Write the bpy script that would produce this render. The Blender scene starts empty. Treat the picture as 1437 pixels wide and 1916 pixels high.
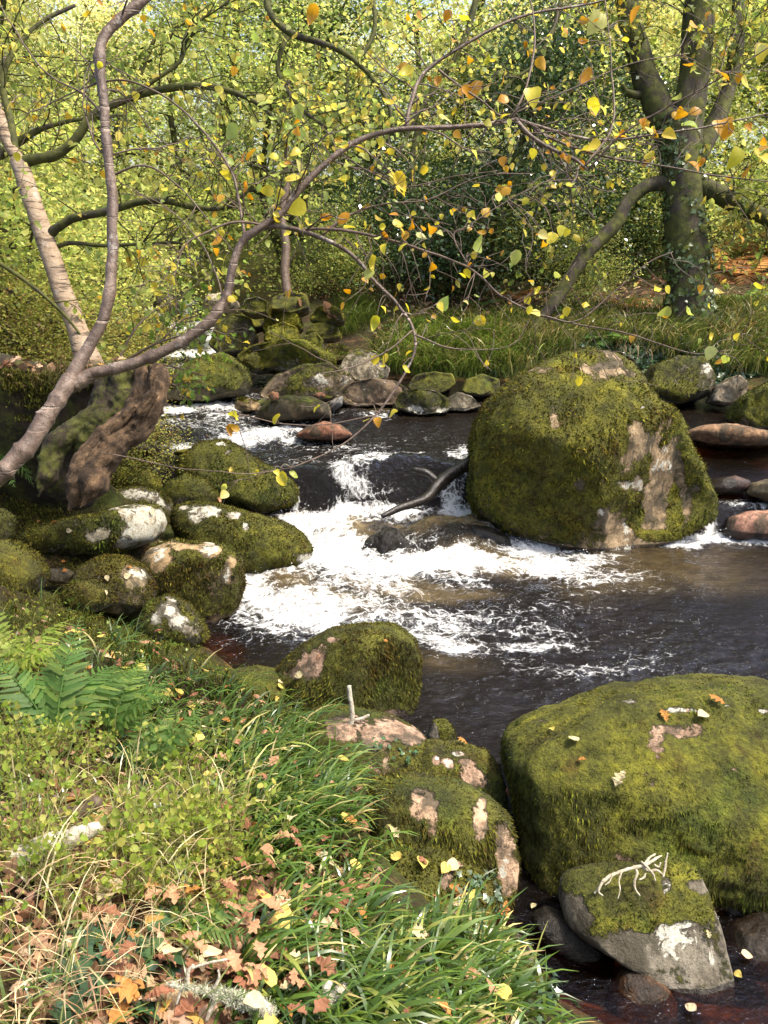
import bpy, math, random
import numpy as np
from mathutils import Vector, Matrix
from mathutils.bvhtree import BVHTree

random.seed(7); RNG = np.random.default_rng(11)
SC = bpy.context.scene
COL = SC.collection
# ------------------------------------------------------------------ camera numbers
FPX, CX, CY, PITCH, CAMH = 1550.0, 718.5, 958.0, math.radians(18.1), 2.6
CP, SP = math.cos(PITCH), math.sin(PITCH)
CAM = np.array([0.0, 0.0, CAMH])
AX_R = np.array([1.0, 0, 0]); AX_U = np.array([0, SP, CP]); AX_F = np.array([0, CP, -SP])

def at(px, py, t):
    """a point seen at photo position px, py at depth t metres"""
    return CAM + t * ((px - CX) / FPX * AX_R + (CY - py) / FPX * AX_U + AX_F)

def project(V):
    d = np.asarray(V) - CAM
    t = d @ AX_F
    t = np.where(np.abs(t) < 1e-3, 1e-3, t)
    return CX + FPX * (d @ AX_R) / t, CY - FPX * (d @ AX_U) / t, t

def depth_on_z(px, py, z):
    v = (CY - py) / FPX
    return (CAMH - z) / (SP - v * CP)

# ------------------------------------------------------------------ noise
def _hash(ix, iy, iz, seed):
    h = (ix * 374761393 + iy * 668265263 + iz * 2147483647 + seed * 144665) & 0xFFFFFFFF
    h = ((h ^ (h >> 13)) * 1274126177) & 0xFFFFFFFF
    h = (h ^ (h >> 16)) * 2246822519 & 0xFFFFFFFF
    h = h ^ (h >> 15)
    return (h & 0xFFFFFF) / float(0xFFFFFF)

def vnoise(P, seed=0):
    P = np.asarray(P, float)
    i = np.floor(P).astype(np.int64); f = P - i
    f = f * f * (3 - 2 * f)
    out = 0
    for dx in (0, 1):
        wx = f[:, 0] if dx else 1 - f[:, 0]
        for dy in (0, 1):
            wy = f[:, 1] if dy else 1 - f[:, 1]
            for dz in (0, 1):
                wz = f[:, 2] if dz else 1 - f[:, 2]
                out = out + wx * wy * wz * _hash(i[:, 0] + dx, i[:, 1] + dy, i[:, 2] + dz, seed)
    return out

def fbm(P, octaves=4, seed=0, gain=0.5):
    P = np.asarray(P, float); a = 1.0; s = 0; n = 0
    for o in range(octaves):
        s = s + a * vnoise(P * 2.03 ** o + 17.3 * o, seed + o); n += a; a *= gain
    return s / n

def smooth(a, b, x):
    t = np.clip((x - a) / (b - a), 0, 1)
    return t * t * (3 - 2 * t)

# ------------------------------------------------------------------ mesh helpers
def mk(name, V, F, mat, parent=None, loc=None, smooth_=True, attrs=None, link=True):
    """link one mesh object; V in world space, loc becomes its origin"""
    V = np.asarray(V, float)
    if parent is not None:
        off = np.array(parent.location); V = V - off
    elif loc is not None:
        off = np.array(loc); V = V - off
    if isinstance(F, np.ndarray): F = [F]
    F = [np.asarray(f, np.int64) for f in F if len(f)]
    me = bpy.data.meshes.new(name)
    me.vertices.add(len(V)); me.vertices.foreach_set('co', V.astype(np.float32).ravel())
    loops = np.concatenate([f.ravel() for f in F])
    tot = np.concatenate([np.full(len(f), f.shape[1], np.int32) for f in F])
    start = np.concatenate([[0], np.cumsum(tot)[:-1]]).astype(np.int32)
    me.loops.add(len(loops)); me.loops.foreach_set('vertex_index', loops.astype(np.int32))
    me.polygons.add(len(tot)); me.polygons.foreach_set('loop_start', start)
    me.update(calc_edges=True)
    me.polygons.foreach_set('use_smooth', np.full(len(tot), bool(smooth_)))
    for k, a in (attrs or {}).items():
        a = np.asarray(a, np.float32)
        if a.ndim == 1:
            at_ = me.attributes.new(k, 'FLOAT', 'POINT'); at_.data.foreach_set('value', a)
        else:
            if a.shape[1] == 3: a = np.concatenate([a, np.ones((len(a), 1), np.float32)], 1)
            at_ = me.attributes.new(k, 'FLOAT_COLOR', 'POINT'); at_.data.foreach_set('color', a.ravel())
    if mat: me.materials.append(mat)
    o = bpy.data.objects.new(name, me)
    if link: COL.objects.link(o)
    if parent is not None: o.parent = parent
    elif loc is not None: o.location = [float(c) for c in loc]
    return o

def empty(name, loc):
    o = bpy.data.objects.new(name, None); COL.objects.link(o)
    o.empty_display_size = 0.2; o.location = [float(c) for c in loc]
    return o

def tag(o, label, cat, group=None):
    o['label'] = label; o['category'] = cat
    if group: o['group'] = group
    return o

def kind(o, k):
    o['kind'] = k; return o

class Geo:
    """collects tubes and leaves that go into one mesh"""
    def __init__(self): self.V = []; self.F4 = []; self.F3 = []; self.C = []; self.n = 0
    def add(self, V, F, col=None):
        V = np.asarray(V, float); F = np.asarray(F, np.int64)
        (self.F4 if F.shape[1] == 4 else self.F3).append(F + self.n)
        self.V.append(V); self.n += len(V)
        c = np.array([1, 1, 1.]) if col is None else np.asarray(col, float)
        self.C.append(np.broadcast_to(c, (len(V), 3)).copy() if c.ndim == 1 else c)
    def build(self, name, mat, parent=None, loc=None, smooth_=True, link=True):
        F = []
        if self.F4: F.append(np.concatenate(self.F4))
        if self.F3: F.append(np.concatenate(self.F3))
        return mk(name, np.concatenate(self.V), F, mat, parent, loc, smooth_, {'col': np.concatenate(self.C)}, link)

def spline(P, per=6):
    P = np.asarray(P, float); n = len(P)
    if n < 3: 
        t = np.linspace(0, 1, per + 1)[:, None]; return P[0] * (1 - t) + P[-1] * t
    out = []
    Q = np.vstack([2 * P[0] - P[1], P, 2 * P[-1] - P[-2]])
    for i in range(n - 1):
        a, b, c, d = Q[i], Q[i + 1], Q[i + 2], Q[i + 3]
        for k in range(per):
            t = k / per
            out.append(0.5 * (2 * b + (c - a) * t + (2 * a - 5 * b + 4 * c - d) * t * t + (3 * b - a - 3 * c + d) * t ** 3))
    out.append(P[-1])
    return np.array(out)

def tube(P, R, seg=8, lump=0.0, seed=0, cap=True):
    """quads of a tapering tube through P"""
    P = np.asarray(P, float); R = np.broadcast_to(np.asarray(R, float), (len(P),))
    T = np.gradient(P, axis=0); T /= np.linalg.norm(T, axis=1)[:, None] + 1e-9
    ref = np.array([0.3, 0.2, 0.93]); 
    if abs(T[0] @ ref) > 0.9: ref = np.array([1.0, 0, 0])
    n = np.cross(T[0], ref); n /= np.linalg.norm(n)
    V = []
    ang = np.arange(seg) / seg * 2 * math.pi
    for i in range(len(P)):
        n = n - T[i] * (n @ T[i]); n /= np.linalg.norm(n) + 1e-9
        b = np.cross(T[i], n)
        V.append(P[i] + R[i] * (np.cos(ang)[:, None] * n + np.sin(ang)[:, None] * b))
    V = np.concatenate(V)
    if lump:
        c = np.repeat(P, seg, 0)
        k = 1 + lump * (fbm(V / max(R.max(), .004) * 0.8, 3, seed) - 0.5) * 2
        V = c + (V - c) * k[:, None]
    i = np.arange(len(P) - 1)[:, None] * seg; j = np.arange(seg)[None]; j2 = (j + 1) % seg
    F = np.stack([i + j, i + j2, i + seg + j2, i + seg + j], -1).reshape(-1, 4)
    if cap:
        V = np.vstack([V, P[0] - T[0] * R[0] * .3, P[-1] + T[-1] * R[-1] * .6])
        a, e = len(V) - 2, len(V) - 1; L = (len(P) - 1) * seg; jj = np.arange(seg); jn = (jj + 1) % seg
        F = np.vstack([F, np.stack([jn, jj, np.full(seg, a), np.full(seg, a)], -1), np.stack([L + jj, L + jn, np.full(seg, e), np.full(seg, e)], -1)])
        # degenerate quads become triangles
    return V, F

def tube_into(g, P, R, seg=8, lump=0., seed=0, col=None):
    V, F = tube(P, R, seg, lump, seed, cap=True)
    k = F[:, 2] != F[:, 3]
    n0 = g.n
    g.add(V, F[k], col)
    if (~k).any(): g.F3.append(F[~k][:, :3] + n0)

def rframes(N, rng=RNG, ang=None):
    N = np.asarray(N, float); N = N / (np.linalg.norm(N, axis=1)[:, None] + 1e-9)
    a = np.where(np.abs(N[:, 2:3]) < .9, np.array([[0, 0, 1.]]), np.array([[1., 0, 0]]))
    t = np.cross(a, N); t /= np.linalg.norm(t, axis=1)[:, None]
    b = np.cross(N, t)
    w = rng.uniform(0, 2 * math.pi, len(N)) if ang is None else ang
    c, s = np.cos(w)[:, None], np.sin(w)[:, None]
    return np.stack([t * c + b * s, b * c - t * s, N], -1)

def stamp(g, T, F, P, R, S, C):
    """copies of template T at P with frames R, sizes S, colours C merged into g"""
    n, k = len(P), len(T)
    S = np.broadcast_to(np.asarray(S, float), (n,))
    V = np.einsum('nij,kj->nki', R, T) * S[:, None, None] + np.asarray(P)[:, None, :]
    FF = (np.asarray(F)[None] + (np.arange(n) * k)[:, None, None]).reshape(-1, np.asarray(F).shape[1])
    g.add(V.reshape(-1, 3), FF, np.repeat(np.asarray(C, float), k, 0))

def pick(pal, n, rng=RNG, jit=0.18):
    """n colours from a palette of (weight, rgb)"""
    w = np.array([p[0] for p in pal], float); w /= w.sum()
    c = np.array([p[1] for p in pal], float)[rng.choice(len(pal), n, p=w)]
    return np.clip(c * (1 + rng.uniform(-jit, jit, (n, 1))) * (1 + rng.uniform(-.07, .07, (n, 3))), 0, .95)

# leaf shapes: y runs from the stalk to the tip
def leaf_shape(half, lift=0.18, curl=0.15):
    """half: (x, y) outline of the right half from stalk to tip"""
    h = np.array(half, float); n = len(h)
    mid = np.stack([np.zeros(n), h[:, 1], -curl * (h[:, 1] - .4) ** 2], -1)
    r = np.stack([h[:, 0], h[:, 1], lift * h[:, 0] - curl * (h[:, 1] - .4) ** 2], -1)
    l = r * np.array([-1, 1, 1])
    V = np.vstack([mid, r, l]); F = []
    for i in range(n - 1):
        F.append([i, n + i, n + i + 1, i + 1]); F.append([i + 1, 2 * n + i + 1, 2 * n + i, i])
    return V, np.array(F)
OVATE = leaf_shape([(0.005, 0), (.30, .12), (.41, .34), (.34, .60), (.17, .84), (.004, 1.0)])
ROUND = leaf_shape([(0.01, 0), (.36, .2), (.36, .7), (.01, 1.0)])
_y = np.linspace(0, 1, 17)
_h = [(max(.006, (.36 * math.sin(math.pi * min(1, y * 1.02) ** 1.25) ** .8) * (.74 + .26 * math.cos(2 * math.pi * (3.6 * y - .55)))), y) for y in _y]
OAK = leaf_shape(_h, .35, .35); OAK2 = leaf_shape([(x * .9, y) for x, y in _h], -.6, .8)
DIAMOND = (np.array([[0, 0, 0], [.34, .45, .10], [0, 1, -.05], [-.34, .45, .10]]), np.array([[0, 1, 2, 3]]))
IVY = leaf_shape([(.02, .12), (.30, .0), (.26, .22), (.52, .34), (.25, .52), (.16, .75), (.005, 1.0)], .12, .1)
# ------------------------------------------------------------------ materials
class NT:
    def __init__(s, name):
        s.m = bpy.data.materials.new(name); s.m.use_nodes = True
        s.t = s.m.node_tree; s.t.nodes.clear()
        s.out = s.t.nodes.new('ShaderNodeOutputMaterial')
    def n(s, typ, ins=None, **kw):
        nd = s.t.nodes.new(typ)
        for k, v in kw.items(): setattr(nd, k, v)
        for k, v in (ins or {}).items(): s.put(nd, k, v)
        return nd
    def put(s, nd, k, v):
        sk = nd.inputs[k]
        if isinstance(v, bpy.types.NodeSocket): s.t.links.new(v, sk)
        elif isinstance(v, (tuple, list)) and sk.type == 'RGBA' and len(v) == 3: sk.default_value = (*v, 1)
        else: sk.default_value = v
    def attr(s, name, out='Fac'): return s.n('ShaderNodeAttribute', attribute_name=name).outputs[out]
    def pos(s): return s.n('ShaderNodeNewGeometry').outputs['Position']
    def obj(s): return s.n('ShaderNodeTexCoord').outputs['Object']
    def noise(s, vec, scale, detail=4, rough=.55, dist=0., out='Fac'):
        return s.n('ShaderNodeTexNoise', {'Vector': vec, 'Scale': scale, 'Detail': detail, 'Roughness': rough, 'Distortion': dist}).outputs[out]
    def voro(s, vec, scale, feature='F1', out='Distance'):
        return s.n('ShaderNodeTexVoronoi', {'Vector': vec, 'Scale': scale}, feature=feature).outputs[out]
    def mapv(s, vec, scale=(1, 1, 1), rot=(0, 0, 0)):
        return s.n('ShaderNodeMapping', {'Vector': vec, 'Scale': scale, 'Rotation': rot}).outputs[0]
    def math(s, op, a, b=0., c=0., clamp=False):
        return s.n('ShaderNodeMath', {0: a, 1: b, 2: c}, operation=op, use_clamp=clamp).outputs[0]
    def ss(s, x, lo, hi, a=0., b=1.):
        return s.n('ShaderNodeMapRange', {'Value': x, 'From Min': lo, 'From Max': hi, 'To Min': a, 'To Max': b}, interpolation_type='SMOOTHSTEP').outputs[0]
    def ramp(s, fac, stops):
        nd = s.n('ShaderNodeValToRGB', {'Fac': fac}); e = nd.color_ramp.elements
        while len(e) < len(stops): e.new(.5)
        for k, (p, c) in zip(e, stops): k.position = p; k.color = (*c, 1)
        return nd.outputs['Color']
    def mix(s, f, a, b, mode='MIX'):
        nd = s.n('ShaderNodeMix', {}, data_type='RGBA', blend_type=mode)
        for i, v in ((0, f), (6, a), (7, b)):
            sk = nd.inputs[i]
            if isinstance(v, bpy.types.NodeSocket): s.t.links.new(v, sk)
            else: sk.default_value = (*v, 1) if isinstance(v, (tuple, list)) else v
        return nd.outputs[2]
    def bump(s, h, strength=.5, dist=.02, normal=None):
        ins = {'Height': h, 'Strength': strength, 'Distance': dist}
        if normal is not None: ins['Normal'] = normal
        return s.n('ShaderNodeBump', ins).outputs[0]
    def bsdf(s, color, rough=.8, normal=None, **kw):
        ins = {'Base Color': color, 'Roughness': rough}
        if normal is not None: ins['Normal'] = normal
        ins.update({k.replace('_', ' '): v for k, v in kw.items()})
        return s.n('ShaderNodeBsdfPrincipled', ins).outputs[0]
    def mixsh(s, f, a, b):
        return s.n('ShaderNodeMixShader', {0: f, 1: a, 2: b}).outputs[0]
    def done(s, sh):
        s.t.links.new(sh, s.out.inputs['Surface']); return s.m

def leaf_mat(name, trans=.45, rough=.45, spec=.4, sat=1.05):
    k = NT(name); c = k.attr('col', 'Color')
    r = k.n('ShaderNodeObjectInfo').outputs['Random']
    c = k.mix(1.0, c, k.ramp(r, [(0, (.85, .9, .8)), (1, (1.12, 1.05, 1.0))]), 'MULTIPLY')
    v = k.noise(k.pos(), 60, 3); c2 = k.mix(k.ss(v, .35, .7, 0., .35), c, k.mix(1., c, (.62, .55, .45), 'MULTIPLY'))
    p = k.bsdf(c2, rough, **{'Specular_IOR_Level': spec})
    t = k.n('ShaderNodeBsdfTranslucent', {'Color': k.n('ShaderNodeHueSaturation', {'Saturation': sat, 'Value': 1.45, 'Color': c2}).outputs[0]}).outputs[0]
    return k.done(k.mixsh(trans, p, t))

def plain_col_mat(name, rough=.9, spec=.2, trans=0.):
    k = NT(name); c = k.attr('col', 'Color')
    v = k.noise(k.pos(), 25, 3)
    c = k.mix(1., c, k.ramp(v, [(.25, (.7, .7, .7)), (.75, (1.2, 1.2, 1.2))]), 'MULTIPLY')
    p = k.bsdf(c, rough, **{'Specular_IOR_Level': spec})
    if trans:
        p = k.mixsh(trans, p, k.n('ShaderNodeBsdfTranslucent', {'Color': c}).outputs[0])
    return k.done(p)

def rock_mat():
    k = NT('mossy_granite'); P = k.pos()
    n1 = k.noise(P, 3.2, 6, .6); n2 = k.noise(P, 14, 6, .65); n3 = k.noise(P, 70, 4, .7); n4 = k.noise(P, 220, 2, .6)
    tint = k.attr('tint', 'Color')
    g = k.ramp(k.math('ADD', k.math('MULTIPLY', n2, .65), k.math('MULTIPLY', n1, .35)), [(.32, (.16, .14, .11)), (.45, (.50, .44, .35)), (.54, (.92, .84, .70)), (.68, (1.35, 1.24, 1.10))])
    rock = k.mix(1., tint, g, 'MULTIPLY')
    rock = k.mix(k.ss(n3, .52, .68, 0., .75), rock, k.mix(1., rock, (.32, .30, .27), 'MULTIPLY'))
    rock = k.mix(k.ss(k.noise(k.mapv(P, (1, 1, .35)), 6, 6, .7), .46, .58, 0., .85), rock, (.05, .042, .026))
    wet = k.attr('wet')
    wetf = k.ss(k.math('ADD', wet, k.math('MULTIPLY', k.math('SUBTRACT', n2, .5), .5)), .35, .65)
    rock = k.mix(k.math('MULTIPLY', wetf, .85), rock, k.mix(1., rock, (.16, .15, .14), 'MULTIPLY'))
    lf = k.ss(k.math('ADD', k.attr('lichen'), k.math('MULTIPLY', k.math('SUBTRACT', k.noise(P, 22, 7, .72, .8), .5), 2.6)), .42, .60)
    lich = k.ramp(n3, [(.3, (.30, .285, .22)), (.7, (.58, .55, .45))])
    rock = k.mix(lf, rock, lich)
    # moss: yellow-green cushions and dark olive ones
    mn = k.noise(P, 2.1, 4, .6); mf = k.noise(P, 46, 4, .7); mm = k.noise(P, 9, 4, .6)
    moss = k.ramp(k.math('ADD', k.math('MULTIPLY', mn, .5), k.math('MULTIPLY', mm, .5)), [(.33, (.028, .029, .006)), (.46, (.062, .064, .008)), (.56, (.110, .108, .011)), (.68, (.20, .19, .016))])
    moss = k.mix(1., moss, k.ramp(mf, [(.3, (.45, .42, .4)), (.55, (1, 1, 1)), (.75, (1.5, 1.45, 1.2))]), 'MULTIPLY')
    moss = k.mix(k.ss(k.noise(P, 1.7, 5, .7), .52, .66, 0., .7), moss, k.mix(1., moss, (.70, .95, 1.0), 'MULTIPLY'))
    moss = k.mix(k.ss(k.noise(k.mapv(P, (1, 1, .6)), 4.3, 6, .72), .54, .66, 0., .8), moss, k.mix(1., moss, (.62, .42, .5), 'MULTIPLY'))
    moss = k.mix(1., moss, k.attr('mosstint', 'Color'), 'MULTIPLY')
    mo = k.math('ADD', k.attr('moss'), k.math('MULTIPLY', k.math('SUBTRACT', k.math('ADD', k.math('MULTIPLY', k.noise(P, 12, 7, .75, .8), .7), k.math('MULTIPLY', k.noise(P, 50, 4, .7), .3)), .5), 2.6))
    mfac = k.ss(mo, .34, .60)
    colr = k.mix(mfac, rock, moss)
    ht = k.math('ADD', k.math('MULTIPLY', n2, .6), k.math('ADD', k.math('MULTIPLY', n3, .35), k.math('MULTIPLY', n4, .1)))
    hm = k.math('ADD', k.math('MULTIPLY', mf, .8), k.math('MULTIPLY', mfac, .9))
    b = k.bump(k.math('ADD', ht, k.math('MULTIPLY', hm, mfac)), .9, .03)
    rough = k.math('SUBTRACT', .9, k.math('MULTIPLY', k.math('MULTIPLY', wetf, k.math('SUBTRACT', 1., mfac)), .68))
    return k.done(k.bsdf(colr, rough, b, **{'Specular_IOR_Level': .35}))

def bark_mat(name, stops, scale, stretch, dark, gloss=.6, moss=0., bump=.6, rings=0., rot=(0, 0, 0)):
    """bark along the trunk uses the 'along' colour attribute: r,g around, b along"""
    k = NT(name); P = k.pos(); S = k.mapv(P, stretch, rot) if not any(rot) else k.mapv(k.mapv(P, (1, 1, 1), rot), stretch)
    n1 = k.noise(S, scale, 6, .65, .3); n2 = k.noise(P, scale * 5, 4, .7)
    c = k.ramp(k.math('ADD', k.math('MULTIPLY', n1, .75), k.math('MULTIPLY', n2, .25)), stops)
    h = n1
    if rings:
        rn = k.noise(k.mapv(P, (2.5, 2.5, 28)), rings, 3, .6, .4)
        rf = k.ss(rn, .60 if rings < 1.3 else .56, .68 if rings < 1.3 else .62)
        c = k.mix(k.math('MULTIPLY', rf, .8), c, dark)
        h = k.math('SUBTRACT', h, k.math('MULTIPLY', rf, .5))
        lf = k.ss(k.noise(P, 9, 4, .7), .60, .68); c = k.mix(k.math('MULTIPLY', lf, .55), c, (.42, .38, .33))
    if moss:
        mf = k.ss(k.math('ADD', k.noise(P, 3.5, 6, .65), k.math('MULTIPLY', k.noise(P, 30, 3), .25)), .62 - moss * .35, .74 - moss * .35)
        mc = k.ramp(k.noise(P, 12, 4), [(.3, (.026, .028, .006)), (.6, (.07, .072, .012)), (.8, (.12, .12, .022))])
        c = k.mix(mf, c, mc)
    b = k.bump(k.math('ADD', h, k.math('MULTIPLY', n2, .4)), bump, .02)
    return k.done(k.bsdf(c, gloss, b, **{'Specular_IOR_Level': .4}))

def ground_mat():
    k = NT('woodland_floor'); P = k.pos()
    n1 = k.noise(P, 1.3, 5, .6); n2 = k.noise(P, 9, 6, .7); n3 = k.noise(P, 55, 4, .7)
    soil = k.ramp(n2, [(.3, (.010, .007, .004)), (.55, (.032, .021, .010)), (.75, (.075, .048, .024))])
    lit = k.ramp(n3, [(.3, (.03, .017, .008)), (.55, (.10, .055, .024)), (.75, (.20, .12, .055))])
    c = k.mix(k.ss(k.noise(P, 5, 5, .7), .5, .62), soil, lit)
    moss = k.ramp(n3, [(.3, (.018, .024, .006)), (.55, (.055, .068, .012)), (.75, (.11, .12, .02))])
    c = k.mix(k.math('MULTIPLY', k.ss(k.math('ADD', n1, k.math('MULTIPLY', n2, .3)), .52, .72), k.attr('green')), c, moss)
    # stream bed: tea-brown stones
    vb = k.n('ShaderNodeTexVoronoi', {'Vector': k.n('ShaderNodeVectorMath', {0: P, 1: k.noise(P, 4, 3, out='Color')}, operation='ADD').outputs[0], 'Scale': 7.0})
    bed = k.mix(1., k.ramp(n2, [(.3, (.05, .020, .006)), (.5, (.17, .07, .02)), (.72, (.34, .17, .06))]), k.ramp(vb.outputs['Distance'], [(.1, (1.25, 1.2, 1.1)), (.6, (.35, .33, .3))]), 'MULTIPLY')
    c = k.mix(k.attr('bed'), c, bed)
    far = k.attr('far')
    fc = k.ramp(k.noise(P, .35, 6, .7), [(.3, (.06, .085, .02)), (.5, (.18, .20, .04)), (.68, (.36, .36, .09))])
    fc = k.mix(1., fc, k.ramp(k.noise(P, 3.2, 5, .75), [(.35, (.25, .27, .3)), (.6, (1.25, 1.25, 1.2))]), 'MULTIPLY')
    c = k.mix(far, c, fc)
    b = k.bump(k.math('ADD', n2, k.math('MULTIPLY', n3, .5)), .8, .05)
    return k.done(k.bsdf(c, .92, b, **{'Specular_IOR_Level': .2}))

def water_mat():
    k = NT('stream_water'); P = k.pos()
    foam, amber, clear, flow = k.attr('foam'), k.attr('amber'), k.attr('clear'), k.attr('rough')
    W = k.n('ShaderNodeVectorMath', {0: P, 1: k.n('ShaderNodeVectorMath', {0: k.noise(P, 3.0, 4, .6, out='Color'), 'Scale': .28}, operation='SCALE').outputs[0]}, operation='ADD').outputs[0]
    r1 = k.noise(k.mapv(P, (1, 1.9, 1)), 12, 5, .65, .8); r2 = k.noise(k.mapv(P, (1, 1.6, 1)), 48, 3, .6, .5)
    r3 = k.noise(P, 2.6, 3, .5, .5)
    hgt = k.math('ADD', k.math('MULTIPLY', r1, k.math('ADD', .22, flow)), k.math('ADD', k.math('MULTIPLY', r2, k.math('ADD', .10, k.math('MULTIPLY', flow, .35))), k.math('MULTIPLY', r3, k.math('MULTIPLY', flow, .6))))
    nb = k.bump(hgt, 1.0, .035)
    lace1 = k.n('ShaderNodeTexVoronoi', {'Vector': k.mapv(W, (1, 1.5, 1.3)), 'Scale': 8.5}, feature='DISTANCE_TO_EDGE').outputs['Distance']
    lace2 = k.n('ShaderNodeTexVoronoi', {'Vector': k.mapv(W, (1, 1.4, 1.3)), 'Scale': 23.0}, feature='DISTANCE_TO_EDGE').outputs['Distance']
    l1 = k.ss(lace1, .0, .16, 1., 0.); l2 = k.ss(lace2, .0, .20, 1., 0.)
    nz0 = k.noise(k.mapv(W, (.75, 1.9, 1)), 10, 7, .68)
    fall = k.attr('fall'); streak = k.noise(k.mapv(W, (1, .10, .10)), 26, 5, .7)
    nz = k.n('ShaderNodeMix', {'Factor': fall, 'A': nz0, 'B': streak}, data_type='FLOAT').outputs[0]
    fine = k.noise(P, 75, 4, .7)
    pat = k.math('ADD', k.math('MULTIPLY', k.math('SUBTRACT', nz, .5), 1.7), k.math('ADD', k.math('MULTIPLY', l1, .32), k.math('MULTIPLY', l2, .24)))
    pat = k.math('ADD', pat, k.math('MULTIPLY', k.math('SUBTRACT', fine, .5), .4))
    f = k.ss(k.math('ADD', k.math('MULTIPLY', foam, 1.35), k.math('MULTIPLY', pat, 1.0)), .62, 1.35)
    f = k.math('MULTIPLY', f, k.ss(foam, .03, .15))
    specks = k.n('ShaderNodeTexVoronoi', {'Vector': k.mapv(P, (1, 1.3, .6)), 'Scale': 38.0})  # white dots for foam bubbles and for sparkle painted onto the pool
    bs = k.math('MULTIPLY', k.math('MULTIPLY', k.ss(specks.outputs['Distance'], .06, .13, 1., 0.), k.math('SUBTRACT', 1., fall)), k.ss(k.math('ADD', k.noise(P, 2.3, 5, .7), k.math('MULTIPLY', flow, .16)), .53, .62))
    f = k.math('MAXIMUM', f, k.math('MULTIPLY', bs, .8))
    # body of the water, tea-coloured by peat
    body = k.mix(k.math('MULTIPLY', amber, k.ss(nz, .3, .65, .35, 1.)), (.0085, .0062, .0040), (.25, .18, .075))
    body = k.mix(k.math('MULTIPLY', k.ss(k.math('ADD', foam, k.math('MULTIPLY', k.math('SUBTRACT', nz, .5), .9)), .30, 1.0), .75), body, (.38, .36, .31))
    dif = k.n('ShaderNodeBsdfDiffuse', {'Color': body}).outputs[0]
    tr = k.n('ShaderNodeBsdfTransparent', {'Color': (.66, .42, .20)}).outputs[0]
    under = k.mixsh(clear, dif, tr)
    gl = k.n('ShaderNodeBsdfGlossy', {'Color': (.66, .74, .95), 'Roughness': .035, 'Normal': nb}).outputs[0]  # reflection tinted blue for sky and dimmed, standing in for overhead canopy
    fr = k.n('ShaderNodeFresnel', {'IOR': 1.28, 'Normal': nb}).outputs[0]
    wat = k.mixsh(fr, under, gl)
    fcol = k.mix(k.math('MULTIPLY', amber, .35), (.66, .66, .64), (.54, .46, .30))
    fb = k.bump(k.math('ADD', k.math('MULTIPLY', nz, .8), k.math('MULTIPLY', fine, .3)), .6, .05)
    fo = k.bsdf(fcol, .55, fb)
    return k.done(k.mixsh(f, wat, fo))

M = {}
M['rock'] = rock_mat()
M['fuzz'] = plain_col_mat('moss_fuzz', .85, .15, .25)
M['leaf'] = leaf_mat('autumn_leaf', .45, .42)
M['crown'] = leaf_mat('crown_leaf', .58, .5, .3)
M['gloss'] = leaf_mat('glossy_leaf', .18, .22, .6)
M['grass'] = leaf_mat('grass_blade', .14, .26, .6)
M['dead'] = leaf_mat('dead_leaf', .15, .7, .2, 1.05)
M['straw'] = plain_col_mat('dry_straw', .7, .3, .2)
M['ground'] = ground_mat()
M['water'] = water_mat()
M['hazel'] = bark_mat('glossy_brown_bark', [(.3, (.032, .021, .014)), (.5, (.105, .070, .050)), (.66, (.22, .16, .12)), (.80, (.44, .37, .30))], 8, (1, 1, .5), (.36, .28, .22), .5, 0, .8, 1.1)
M['birch'] = bark_mat('peeling_tan_bark', [(.28, (.10, .062, .035)), (.45, (.26, .18, .11)), (.62, (.34, .26, .175)), (.8, (.48, .40, .31))], 6, (1, 1, 2.6), (.05, .03, .02), .7, 0, .9, 1.6)
M['oak'] = bark_mat('mossy_oak_bark', [(.3, (.010, .008, .005)), (.5, (.036, .028, .018)), (.7, (.11, .085, .058))], 9, (1, 1, .22), (.02, .015, .01), .9, .26, 1.0)
M['dark'] = bark_mat('dark_branch_bark', [(.3, (.016, .012, .008)), (.55, (.05, .04, .026)), (.75, (.11, .09, .055))], 9, (1, 1, .4), (.02, .015, .01), .85, .35, .8)
M['twig'] = bark_mat('twig_bark', [(.3, (.05, .032, .022)), (.55, (.13, .088, .062)), (.75, (.24, .18, .13))], 14, (1, 1, 1), (.1, .08, .06), .6, 0, .3)
M['pale'] = bark_mat('lichen_twig_bark', [(.3, (.22, .17, .12)), (.5, (.50, .44, .33)), (.7, (.72, .69, .56))], 30, (1, 1, 1), (.1, .08, .06), .85, 0, .6)
M['bleach'] = bark_mat('bleached_twig_bark', [(.3, (.20, .16, .10)), (.5, (.42, .36, .25)), (.7, (.60, .55, .42))], 30, (1, 1, 1), (.1, .08, .06), .8, 0, .4)
M['rot'] = bark_mat('rotten_stump_wood', [(.3, (.018, .011, .006)), (.46, (.040, .024, .012)), (.57, (.115, .068, .033)), (.72, (.30, .19, .10))], 13, (.30, 1, 1), (.02, .012, .008), .9, 0, 1.0, 0, (0, math.radians(48), 0))
M['wetwood'] = bark_mat('wet_black_wood', [(.3, (.006, .005, .004)), (.6, (.025, .019, .014)), (.8, (.06, .05, .04))], 12, (1, 1, 1), (.02, .01, .01), .25, 0, .6)
M['soil'] = bark_mat('soil_and_hollow_shade', [(.3, (.006, .004, .002)), (.5, (.022, .015, .008)), (.75, (.075, .05, .028))], 5, (1, 1, 1), (.02, .012, .008), .95, .12, 1.0)  # earth of the bank, darkened to paint the stump hollow's shade
M['drop'] = NT('water_drop'); M['drop'] = M['drop'].done(M['drop'].bsdf((.85, .86, .86), .2))

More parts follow.
